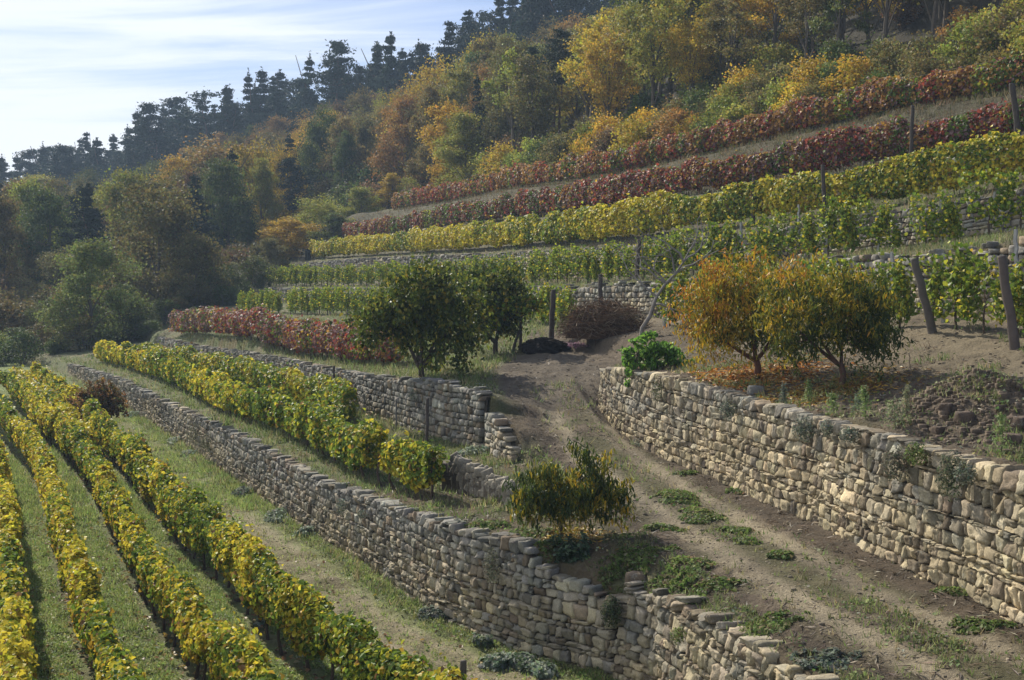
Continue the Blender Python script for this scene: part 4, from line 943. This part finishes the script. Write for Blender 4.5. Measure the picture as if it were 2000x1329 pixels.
PGn=[(.15,.22,.055),(.09,.135,.035),(.22,.27,.09),(.22,.18,.10)]; SIL=[(.34,.38,.30),(.22,.27,.19),(.14,.19,.10)]; GG=[(.17,.20,.16),(.12,.15,.11),(.22,.22,.16)]
G1='low green plant patches on the dirt path'
for k,(px,py,rx,ry,n,lb) in enumerate([(1325,975,.42,.75,900,'long green patch of low leaves between the wheel ruts, nearest the sapling'),(1370,1008,.38,.6,800,'broad green patch of low leaves between the wheel ruts'),(1438,1038,.32,.3,360,'small green patch between the ruts below the broad one'),
    (1527,1090,.35,.28,320,'green patch beside the wheel rut in mid path'),(1462,1060,.28,.28,200,'thin green patch left of mid path'),(1300,1032,.35,.3,300,'dark green patch in the sapling shade on the path verge'),(1515,1222,.42,.35,520,'bright weed clump on the verge above the stepped wall'),(1585,1300,.5,.4,620,'grey-green weed clump at the bottom of the path verge'),
    (1915,1225,.35,.3,300,'small green clump at the foot of the sunlit wall near the right edge'),(1745,1092,.22,.2,160,'small tuft of weeds at the foot of the sunlit wall'),(1330,1120,.5,.5,520,'mossy green patch left of the wheel rut'),(1240,1100,.6,.5,800,'bright green leafy patch on the verge above the grey wall'),(1380,1150,.5,.4,520,'olive weed patch between the verge and the ruts'),
    (1025,1045,.5,.4,700,'bright green ground cover at the foot of the sapling, wall side'),(1050,1075,.3,.3,380,'small green mat at the lip of the lower wall'),(1440,960,.3,.3,200,'weeds at the foot of the sunlit wall right of the path'),(1340,930,.3,.3,220,'leafy weeds at the foot of the sunlit wall near its far end'),(1860,1160,.25,.25,240,'weeds against the wall foot above the small green clump'),
    (950,1028,.4,.3,420,'green clump on the wall top left of the sapling')]):
    p=gpt(px,py,2.1); clump_plant('plant_patch',lb,p,rx*1.5,ry*1.5,.08,int(n*3.0),PGn if k not in (7,) else GG,[.34,.26,.2,.2][:len(PGn if k not in (7,) else GG)],300+k,'plant patch',leaf=.075,group=G1,surf='ground')
p=gpt(1112,1095,2.0); clump_plant('cabbage_patch','blue-green leafy plants at the lip of the grey wall under the sapling',p,.6,.45,.28,1500,[(.10,.15,.08),(.16,.22,.13),(.06,.10,.05)],[.4,.3,.3],330,'plant patch',leaf=.09,surf='ground')
G2='silvery plants along the foot of the long grey wall'
for k,(px,py,rx,ry,n,lb) in enumerate([(232,792,.5,1.4,500,'farthest silvery-white plant drift at the foot of the long wall'),(262,812,.5,1.4,600,'silvery-white plant drift at the wall foot near the red shrub'),(345,866,.45,1.2,500,'silvery plant drift at the wall foot beside the mossy track'),(372,890,.4,.8,300,'small silvery plants at the wall foot right of the mossy track'),
    (475,965,.4,1.0,500,'grey-green plants at the wall foot in mid track'),(545,1012,.45,.9,800,'silvery plants at the wall foot where the pale track begins'),(600,1045,.5,.8,900,'pale silvery mound at the wall foot beside the pale track'),(855,1205,.5,.4,420,'low green weeds on the track edge beside the near wall'),(940,1262,.5,.4,900,'silvery plants beside the track close to the near wall'),(1000,1300,.75,.5,1900,'large silvery plant mass at the bottom of the picture against the wall'),(1055,1318,.4,.4,700,'grey plants in the corner at the foot of the stepped wall'),
    (492,1292,.35,.25,300,'silvery tuft in the grass alley beside the track row'),(508,1222,.25,.3,220,'small silvery tuft under the track row')]):
    p=gpt(px,py,0.0); clump_plant('silvery_plant',lb,p,rx,ry,.22,n*2,SIL if k not in (4,7) else GG,[.4,.35,.25],350+k,'plant',leaf=.085,group=G2,surf='ground')
for k,(px,py,lb) in enumerate([(690,806,'white-leaved plants at the foot of the grey wall behind the yellow rows'),(920,890,'pale weeds in the grassy nook under the cleft')]):
    p=gpt(px,py,2.0); clump_plant('silvery_plant',lb,p,.6,.6,.25,700,SIL,[.5,.3,.2],370+k,'plant',leaf=.09,surf='ground')
# tufts growing out of the walls
def wallp(f,px,py):      # point on a wall's face
    lo,hi=12.0,110.0
    for _ in range(60):
        m=(lo+hi)/2; p=at_D(px,py,m)
        if f(m)[0] > p[0]: lo=m
        else: hi=m
    return at_D(px,py,(lo+hi)/2)
G3_='bushy tufts growing out of the stone walls'
for k,(f,px,py,rx,rz,n,cols,lb) in enumerate([(fW2,1430,800,.2,.26,500,GG,'grey-green tuft hanging high on the sunlit wall below the peach trees'),(fW2,1580,838,.26,.28,650,GG,'wide grey-blue tuft near the top of the sunlit wall'),(fW2,1625,836,.14,.18,260,GG,'small dark tuft right of the wide tuft on the sunlit wall'),(fW2,1668,848,.2,.16,320,GG,'flat grey tuft high on the sunlit wall'),
    (fW2,1765,905,.3,.35,800,[(.13,.13,.09),(.18,.16,.11),(.10,.11,.07)],'dry trailing plant in the middle of the sunlit wall'),(fW2,1800,885,.22,.22,450,PGn,'darker green tuft at the top of the dry trailing plant'),(fW2,1870,930,.26,.42,800,[(.12,.14,.08),(.17,.18,.11),(.08,.10,.06)],'long drooping tuft near the right end of the sunlit wall'),(fW2,1898,925,.2,.2,350,GG,'grey tuft beside the long drooping one'),
    (fW1,1205,1195,.2,.3,700,[(.09,.12,.05),(.13,.15,.08),(.06,.08,.04)],'dark green bush growing in the joint where the wall steps'),(fW1,970,1105,.17,.42,480,[(.11,.12,.08),(.15,.15,.1)],'hanging dry creeper high on the grey wall'),(fW1,676,990,.16,.24,300,GG,'grey-green tuft on the long wall in mid length'),(fW1,715,1005,.12,.14,160,GG,'small tuft on the long wall right of another'),(fW1,1335,1240,.13,.15,180,PGn,'small green tuft among the protruding tan blocks'),
    (fW2,1250,935-60,.14,.3,240,GG,'weedy streak on the far part of the sunlit wall'),(fW1,385,850,.35,.5,600,[(.16,.155,.1),(.11,.12,.07)],'dry shrubby mat over the far part of the long wall'),(fW1,410,868,.35,.4,500,[(.14,.14,.09),(.10,.11,.06)],'second dry mat draping the long wall beside the first'),(fW3,812,770,.15,.25,200,GG,'small plant on the grey wall below the big dark tree'),(fW2,1290,760,.15,.4,260,[(.09,.11,.05),(.14,.14,.09)],'dark streak of plants at the wall top by the ivy')]):
    p=wallp(f,px,py); p=p+[-.10,-.04,0]; cl=len(cols); clump_plant('wall_tuft',lb,p,rx,.14,rz,n,cols,[1]*cl,400+k,'wall plant',leaf=.055,asp=.5,group=G3_,surf='wall',up=.1)
# tall weeds on the peach terrace
def tall_weed(px,pb,pt,label,seed,cols,w=.12,z=4.35):
    p=gpt(px,pb,z); h=(pb-pt)*p[1]/FPX; r=np.random.default_rng(seed); e=empty('tall_weed',p,label,'weed','tall weeds on the peach terrace'); b=MB()
    top=np.array([r.normal()*.05,0,h]); tube(b,[(0,0,-.05),top*.5+[.02,0,0],top],[.012,.009,.004],(.15,.16,.08),4); b.build('stem',MBARK,e)
    n=260; t=r.random(n)**.8; C=top*t[:,None]+np.stack([r.normal(size=n)*w*(1.1-t*.7),r.normal(size=n)*w*(1.1-t*.7),r.normal(size=n)*.03],-1); C[:,2]=np.abs(C[:,2])
    b=MB(); leaves(b,C,r.normal(size=(n,3))+[0,0,.6],.085,pal(n,cols,[1]*len(cols),.15),asp=.3,hexa=False); b.build('leaves',MGR,e)
LG=[(.22,.30,.10),(.14,.21,.06),(.28,.32,.16)]
tall_weed(1578,785,738,'slender pale weed leaning at the wall top between the peach trunks',1,LG,.07)
tall_weed(1530,790,748,'thin weed by the square stone block',2,GG,.06)
tall_weed(1672,812,768,'grey-green upright weed, left one of a close pair',3,[(.2,.25,.16),(.14,.19,.1)],.09)
tall_weed(1690,828,768,'bright green upright weed, right one of a close pair',4,LG,.07)
tall_weed(1748,842,785,'broad feathery pale weed on the wall edge',5,[(.26,.28,.16),(.2,.24,.12)],.16)
tall_weed(1766,832,775,'narrow pale seeding weed behind the feathery one',6,[(.34,.33,.2),(.24,.26,.14)],.07)
tall_weed(1955,895,812,'tall bright green weed by itself near the right edge',7,LG,.11)
tall_weed(1630,812,765,'small leafy weed among fallen leaves near the right peach trunk',8,LG,.1)
tall_weed(1290,705,672,'small grey plant right of the ivy bush',9,GG,.16)
# ------------------------------------------------------------------ forest
def decid(seed,H=12.,Wd=8.,low=.22,ncl=60,nl=90,leaf=.32,shape='round',hexa=False,thin=0.0):
    r=np.random.default_rng(seed); b=MB(); global rng; kr=rng; rng=r
    bc=(.11,.09,.07); tr=H*.018
    bend=r.normal(size=2)*H*.04; tp=[np.array([bend[0]*t,bend[1]*t,H*.78*t]) for t in np.linspace(0,1,6)]; tp[0][2]=-1.2
    tube(b,tp,tr*np.linspace(1.2,.25,6),bc,6)
    # lobes give an uneven outline
    nlobe=9; lob=[]
    for k in range(nlobe):
        a=k*2.4+r.random(); t=(k+.5)/nlobe; zc=H*(low+(.97-low)*t)
        env=math.sin(math.pi*min(max((t*.86+.14),0),1))**.6 if shape=='round' else (1-t)**.55+.12 if shape=='cone' else (.55+.6*t)*(1-max(0,t-.8)*3)
        rr=Wd/2*env; lr=Wd*.22*r.uniform(.75,1.25); lob.append((np.array([math.cos(a)*(rr-lr*.6),math.sin(a)*(rr-lr*.6),zc]),lr))
    C=[];G=[]; 
    for k in range(ncl):
        lc,lr=lob[r.integers(nlobe)]; u=norm(r.normal(size=3)); u[2]=u[2]*.75+.15; p=lc+u*lr*r.random()**.35*1.05
        cr=Wd*.07*r.uniform(.6,1.4)
        if r.random()<thin: continue
        q=p+r.normal(size=(nl,3))*[cr,cr,cr*.62]; C.append(q); G.append(np.full(nl,r.uniform(.68,1.3)))
    for lc,lr in lob: 
        st=tp[min(5,max(1,int(lc[2]/H*5.2)))]*.85; tube(b,bez(st,lc,H*.02,4),[tr*.4,tr*.3,tr*.2,tr*.08],bc,4)
    C=np.concatenate(C); G=np.concatenate(G); n=len(C); mb=MB()
    c=np.ones((n,3))*G[:,None]*(1+r.normal(size=(n,1))*.16); hue=r.normal(size=(n,1))*.10; c=np.clip(c*np.concatenate([1+hue,1-hue*.3,1+0*hue],1),.2,2)
    leaves(mb,C,r.normal(size=(n,3))+[0,0,.35],leaf*(.6+.8*r.random(n)),c,asp=.85,hexa=hexa)
    rng=kr; return mb.mesh('crown',MT), b.mesh('trunk',MBARK)
def pine(seed,H=14.,Wd=4.5,start=.35,leaf=.34,layers=15,irr=.3,flat=False):
    r=np.random.default_rng(seed); b=MB(); global rng; kr=rng; rng=r; bc=(.13,.085,.06)
    tp=[np.array([r.normal()*.08*k,r.normal()*.08*k,H*k/6]) for k in range(7)]; tp[0][2]=-1.5; tube(b,tp,np.linspace(.2,.03,7)*H/14,bc,6)
    C=[];G=[]
    for j in range(layers):
        t=j/(layers-1); z=H*(start+(1-start)*t*.97)+r.normal()*.15; env=((1-t)**.85*.97+.03)*r.uniform(.72,1.12) if not flat else (.45+.75*math.sin(math.pi*min(1,t*.9+.12)))*.8
        nb=5 if t<.85 else 3
        for k in range(nb):
            if r.random()<irr*.5: continue
            a=r.random()*6.28; l=Wd/2*env*r.uniform(1-irr*1.3,1.12); d=np.array([math.cos(a),math.sin(a),r.uniform(-.12,.28)]); p0=np.array([0,0,z]); p1=p0+d*l
            tube(b,[p0,p0+d*l*.5+[0,0,-.05*l],p1],[.05,.03,.01],bc,3,cap=False)
            for f in (.35,.6,.8,1.0):
                m=26; q=p0+d*l*f+r.normal(size=(m,3))*[.36,.36,.17]*(1.0 if flat else .45+.65*env)+[0,0,.08]; C.append(q); G.append(np.full(m,r.uniform(.65,1.35)))
    m=40; C.append(np.array([0,0,H*.975])+r.normal(size=(m,3))*[.09,.09,.42]); G.append(np.ones(m))
    C=np.concatenate(C); G=np.concatenate(G); n=len(C); mb=MB()
    leaves(mb,C,r.normal(size=(n,3)),leaf*(.6+.8*r.random(n)),np.clip(np.ones((n,3))*G[:,None]*(1+r.normal(size=(n,1))*.15),.2,2),asp=.42,hexa=False)
    rng=kr; return mb.mesh('crown',MP), b.mesh('trunk',MBARK)
def shrubm(seed,H=3.,Wd=2.8,leaf=.13,ncl=46,nl=75,twig=14):
    r=np.random.default_rng(seed); b=MB(); global rng; kr=rng; rng=r; bc=(.12,.10,.085)
    for k in range(twig):
        a=r.random()*6.28; p=np.array([math.cos(a)*Wd*.42*r.random(),math.sin(a)*Wd*.42*r.random(),H*r.uniform(.7,1.05)]); tube(b,bez((r.normal()*.1,r.normal()*.1,-.3),p,.2,4),[.03,.02,.014,.006],bc,4)
    C=[];G=[]
    for k in range(ncl):
        a=r.random()*6.28; t=r.random()**.8; rr=Wd/2*math.sin(math.pi*min(1,.18+t*.8))**.6*r.random()**.4; p=np.array([math.cos(a)*rr,math.sin(a)*rr,H*(.08+.9*t)]); cr=.2*r.uniform(.6,1.5)*Wd/2.8
        C.append(p+r.normal(size=(nl,3))*[cr,cr,cr*1.0]); G.append(np.full(nl,r.uniform(.65,1.35)))
    C=np.concatenate(C); G=np.concatenate(G); n=len(C); mb=MB(); hue=r.normal(size=(n,1))*.12
    c=np.clip(np.ones((n,3))*G[:,None]*(1+r.normal(size=(n,1))*.18)*np.concatenate([1+hue,1-hue*.3,1+0*hue],1),.2,2)
    leaves(mb,C,r.normal(size=(n,3))+[0,0,.3],leaf*(.6+.8*r.random(n)),c,asp=.8,hexa=False); rng=kr
    return mb.mesh('crown',MT), b.mesh('stems',MBARK)
DF=[decid(500+k,12,W_,lo,int(nc*1.15),165,lf*.78,sh) for k,(W_,lo,nc,lf,sh) in enumerate([(9,.15,90,.30,'round'),(8,.2,80,.30,'round'),(10,.12,100,.32,'round'),(6.5,.18,70,.28,'cone'),(7.5,.25,75,.30,'vase')])]
DN=[decid(520+k,10,W_,lo,nc,85,lf,sh,thin=th) for k,(W_,lo,nc,lf,sh,th) in enumerate([(5.5,.42,85,.19,'round',.2),(4.8,.35,80,.18,'cone',.2),(6,.5,85,.19,'vase',.25),(4.5,.55,60,.18,'round',.4)])]
PF=[pine(540+k,14,W_,st,.36,ly,ir,fl) for k,(W_,st,ly,ir,fl) in enumerate([(6.8,.20,24,.5,False),(6.0,.32,21,.6,False),(7.6,.16,24,.45,False),(5.8,.45,12,.5,True),(6.4,.3,12,.5,True),(5.4,.25,22,.55,False)])]
SH=[shrubm(560+k,3,W_) for k,W_ in enumerate([2.8,2.3,3.3,2.6])]
YL=('golden yellow',(.46,.33,.04)); OG=('rusty orange',(.30,.185,.05)); OB=('olive brown',(.19,.16,.05)); GN=('dull green',(.11,.14,.035)); YGn=('yellow-green',(.27,.28,.05)); BR=('dry brown',(.20,.125,.06)); PN=('dark green',(.035,.055,.032)); PL=('pale leafed',(.20,.19,.07))
LEAN=random.Random(4)
TREES=[]   # px,D,x,y,z,kind,protos,H,Wscale,colour,zone
def addtree(x,y,z,protos,k,sc,wsc,col,zone,name,word):
    TREES.append(dict(x=x,y=y,z=z,p=protos[k],sc=sc,w=wsc,col=col,zone=zone,name=name,word=word,px=project((x,y,z+5))[0],py=project((x,y,z+4))[1]))
r=np.random.default_rng(99)
occ=[]
def free(x,y,d):
    for a,b_,dd in occ:
        if (a-x)**2+(b_-y)**2 < (max(d,dd)*.5+min(d,dd)*.35)**2: return False
    return True
# trees placed as in the photograph: px, base py, D, crown top py, kind, width px, colour
KEY=[(310,655,124,388,'d',215,OB,2),(185,692,108,482,'d',165,('muted green',(.16,.18,.045)),0),(30,705,112,640,'d',90,GN,3),(95,690,116,590,'d',90,GN,1),(452,592,131,512,'s',60,PL,0),(375,650,122,470,'d',120,OB,1),(245,680,112,560,'d',110,GN,3),
     (560,520,146,430,'d',105,YL,4),(625,490,155,395,'d',120,YGn,2),(705,465,160,372,'d',85,YGn,1),(655,480,150,418,'d',80,GN,3),(765,420,165,342,'d',60,YL,3),(530,560,138,470,'d',70,OB,1),(60,560,150,470,'d',130,BR,0),(120,600,135,500,'d',130,OB,2),
     (420,480,190,300,'d',210,OG,2),(350,470,188,320,'d',120,YL,0),(500,450,205,300,'d',130,OB,1),(590,440,200,290,'d',120,YL,1),(640,430,195,285,'d',100,YGn,4),(800,400,185,205,'d',120,OG,2),(740,370,215,230,'d',110,OB,0),(780,390,180,270,'d',100,OB,1),(880,390,150,215,'d',110,YL,4),(905,395,140,235,'d',110,YGn,1),
     (85,450,230,350,'d',140,YGn,0),(20,470,230,370,'d',100,OB,2)]
for px,pb,D,ptop,kd,wpx,col,k in KEY:
    b0=at_D(px,pb,D); H=(pb-ptop)*D/FPX*1.03; wm=wpx*D/FPX
    pr=DF if kd=='d' else DN; k=k%len(pr); baseH=12. if kd=='d' else 10.; bw=[9,8,10,6.5,7.5][k] if kd=='d' else 5.
    sc=H/baseH; addtree(b0[0],b0[1],b0[2],pr,k,sc,wm/(bw*sc),col,'k','broadleaf_tree','broadleaf tree'); occ.append((b0[0],b0[1],wm*.9))
# right-hand pines with bare trunks
for px,pb,D,ptop in [(1092,238,128,62),(1082,228,132,80),(1040,235,134,95)]:
    b0=at_D(px,pb,D); H=(pb-ptop)*D/FPX; addtree(b0[0],b0[1],b0[2],PF,3,H/14,1.15,PN,'k','pine_tree','pine tree'); occ.append((b0[0],b0[1],3))
def fill(n,srange,trange,fn,d0):
    for _ in range(n):
        t=r.uniform(*trange); s=r.uniform(*srange); x,y,z=[float(q) for q in hill(np.array(t),np.array(s))]
        px=project((x,y,z+6))[0]
        if px<-120 or px>2120: continue
        if not free(x,y,d0(s,t)): continue
        fn(x,y,z,s,t,px); occ.append((x,y,d0(s,t)))
# ridge pines
def f1(x,y,z,s,t,px):
    k=int(r.integers(len(PF))); H=r.uniform(.85,1.5)*(16 if px>250 else 15); addtree(x,y,z,PF,k,H/14*1.0,r.uniform(.95,1.3),PN,'ridge','pine_tree','pine')
fill(1500,(.78,1.0),(.8,6.3),f1,lambda s,t:4.5)
cl=[OB,OG,YL,GN,YGn,BR]
def f2(x,y,z,s,t,px):
    pw=vn(np.array(x*.05),np.array(y*.05),3)
    w=np.array([.34,.13,.12,.25,.12,.04]); 
    if px<420: w=np.array([.38,.10,.03,.38,.08,.03])
    if r.random()<(.20+.42*(s>.55)-.15*(px>1100)+.12*(px<600)): 
        k=int(r.integers(len(PF))); addtree(x,y,z,PF,k,r.uniform(.7,1.0),r.uniform(1,1.25),PN,'slope','pine_tree','pine'); return
    k=int(r.integers(len(DF))); c=cl[r.choice(6,p=w/w.sum())]; addtree(x,y,z,DF,k,r.uniform(.8,1.15),r.uniform(.62,.95),c,'slope','broadleaf_tree','broadleaf tree')
fill(3200,(.10,.8),(.3,5.2),f2,lambda s,t:5.5)
# slender trees of the near wood on the right
def f3(x,y,z,s,t,px):
    w=np.array([.26,.06,.28,.14,.24,.02]); k=int(r.integers(len(DN))); c=cl[r.choice(6,p=w/w.sum())]
    addtree(x,y,z,DN,k,r.uniform(.75,1.15),r.uniform(.8,1.15),c,'near','slender_tree','slender tree')
fill(1500,(.07,.5),(4.6,9.0),f3,lambda s,t:3.3+5*s)
def f3b(x,y,z,s,t,px):
    w=np.array([.36,.10,.2,.2,.14,.0]); k=int(r.integers(len(DF))); c=cl[r.choice(6,p=w/w.sum())]
    addtree(x,y,z,DF,k,r.uniform(.8,1.1),1,c,'near','broadleaf_tree','broadleaf tree')
fill(700,(.5,.95),(5.2,9.0),f3b,lambda s,t:8)
# shrub belt above the top vine row
def f4(x,y,z,s,t,px):
    w=np.array([.26,.07,.12,.20,.28,.07]); k=int(r.integers(len(SH))); c=cl[r.choice(6,p=w/w.sum())]
    addtree(x,y,z,SH,k,r.uniform(.7,1.3),r.uniform(.9,1.2),(c[0],tuple(q*1.1 for q in c[1])),'belt','shrub','shrub')
fill(900,(.0,.09),(4.25,9.0),f4,lambda s,t:2.0)
# dark undergrowth at the foot of the left wood
def f5(x,y,z,s,t,px):
    k=int(r.integers(len(SH))); c=[GN,OB,BR][int(r.integers(3))]; addtree(x,y,z,SH,k,r.uniform(1.0,1.9),1.2,c,'foot','shrub','shrub')
fill(260,(-.0,.10),(.3,4.3),f5,lambda s,t:3.2)
def f6(px,D,sc,w,col):
    b0=at_D(px,600,D); z=float(zraw(b0[0],D)); k=int(r.integers(len(SH))); addtree(b0[0],D,z,SH,k,sc,w,col,'edge','shrub','shrub')
for px in range(-40,330,17): f6(px+r.uniform(-6,6),float(np.interp(px,[-40,120,330],[98,103,108]))+r.uniform(0,9),r.uniform(.3,.85),1.4,[GN,OB,YGn,GN,BR][int(r.integers(5))])
for px in range(335,520,16): f6(px+r.uniform(-6,6),float(np.interp(px,[330,520],[108,124]))+r.uniform(0,7),r.uniform(.4,.9),1.4,[GN,OB,GN][int(r.integers(3))])
def f7(x,y,z,s,t,px):
    k=int(r.integers(len(SH))); c=[OB,BR,GN,YGn][int(r.integers(4))]; addtree(x,y,z,SH,k,r.uniform(.9,1.5),1.15,c,'under','shrub','shrub')
fill(700,(.08,.42),(4.3,9.0),f7,lambda s,t:2.6)
# keep the 300 that show largest individually; the rest, if any, are dropped from the back of the list
import sys; sys.stderr.write(' '.join(map(str,['TREES',len(TREES),{z_:sum(1 for t in TREES if t['zone']==z_) for z_ in ('k','ridge','slope','near','belt','foot')}]))+'\n')
ZW={'k':'at the valley edge','ridge':'on the skyline ridge','slope':'on the wooded hillside','near':'in wood above red vines','belt':'bordering the topmost vines','foot':'at the dark wood foot','edge':'behind the valley and red rows','under':'under the slender trees'}
groups={}
for t in TREES: groups.setdefault((t['name'],t['zone'],t['col'][0]),[]).append(t)
for (nm,zn,cn),ls in groups.items():
    ls.sort(key=lambda t:t['px'])
    for i,t in enumerate(ls):
        k2,side=(i+1,'left') if i<len(ls)/2 else (len(ls)-i,'right')
        lab=(f"{cn} {t['word']} {ZW[zn]}, {ordw(k2)} of its colour from the {side}" if k2<99 else f"{cn} {t['word']} {ZW[zn]}, midway along it, {ordw(k2)} from {side}") if len(ls)>1 else f"only {cn} {t['word']} {ZW[zn]}"
        e=empty(nm,(t['x'],t['y'],t['z']-.2),lab,'tree' if nm!='shrub' else 'shrub',{'k':'trees at the wood edge','ridge':'pines along the skyline ridge','slope':'trees on the wooded hillside','near':'slender trees above the vineyard','belt':'shrubs bordering the top vine row','foot':'shrubs at the foot of the wood','edge':'shrubs behind the far row ends','under':'undergrowth shrubs in the wood'}[zn],rz=float(r.random()*6.28))
        e.rotation_euler=(LEAN.gauss(0,.03),LEAN.gauss(0,.03),e.rotation_euler[2]); e.scale=(t['sc']*t['w'],t['sc']*t['w'],t['sc'])
        cr,tk=t['p']; v=r.uniform(.78,1.2)*(.80 if (t['px']<650 and t['zone'] in ('slope','foot','edge')) else 1)  # crowns on the left darkened, shade of that wood put into their colour
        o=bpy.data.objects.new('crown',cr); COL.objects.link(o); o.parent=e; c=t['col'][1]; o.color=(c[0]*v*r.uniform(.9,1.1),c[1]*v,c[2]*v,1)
        o=bpy.data.objects.new('trunk' if nm!='shrub' else 'stems',tk); COL.objects.link(o); o.parent=e

# ------------------------------------------------------------------ haze
m,t=new_mat('haze'); o_=t.nodes.new('ShaderNodeOutputMaterial'); pv=t.nodes.new('ShaderNodeVolumePrincipled'); t.links.new(pv.outputs[0],o_.inputs['Volume'])
pv.inputs['Color'].default_value=(.55,.74,1,1); pv.inputs['Density'].default_value=.00042; pv.inputs['Anisotropy'].default_value=.15
me=bpy.data.meshes.new('haze'); x0,x1,y0,y1,z0,z1=-420,320,-60,620,-62,96
me.from_pydata([(x,y,z) for x in (x0,x1) for y in (y0,y1) for z in (z0,z1)],[],[(0,1,3,2),(4,6,7,5),(0,4,5,1),(2,3,7,6),(0,2,6,4),(1,5,7,3)]); me.materials.append(m)
hz=bpy.data.objects.new('haze',me); COL.objects.link(hz); tag(hz,'thin blue autumn haze over the wooded hillside','haze',kind='stuff')
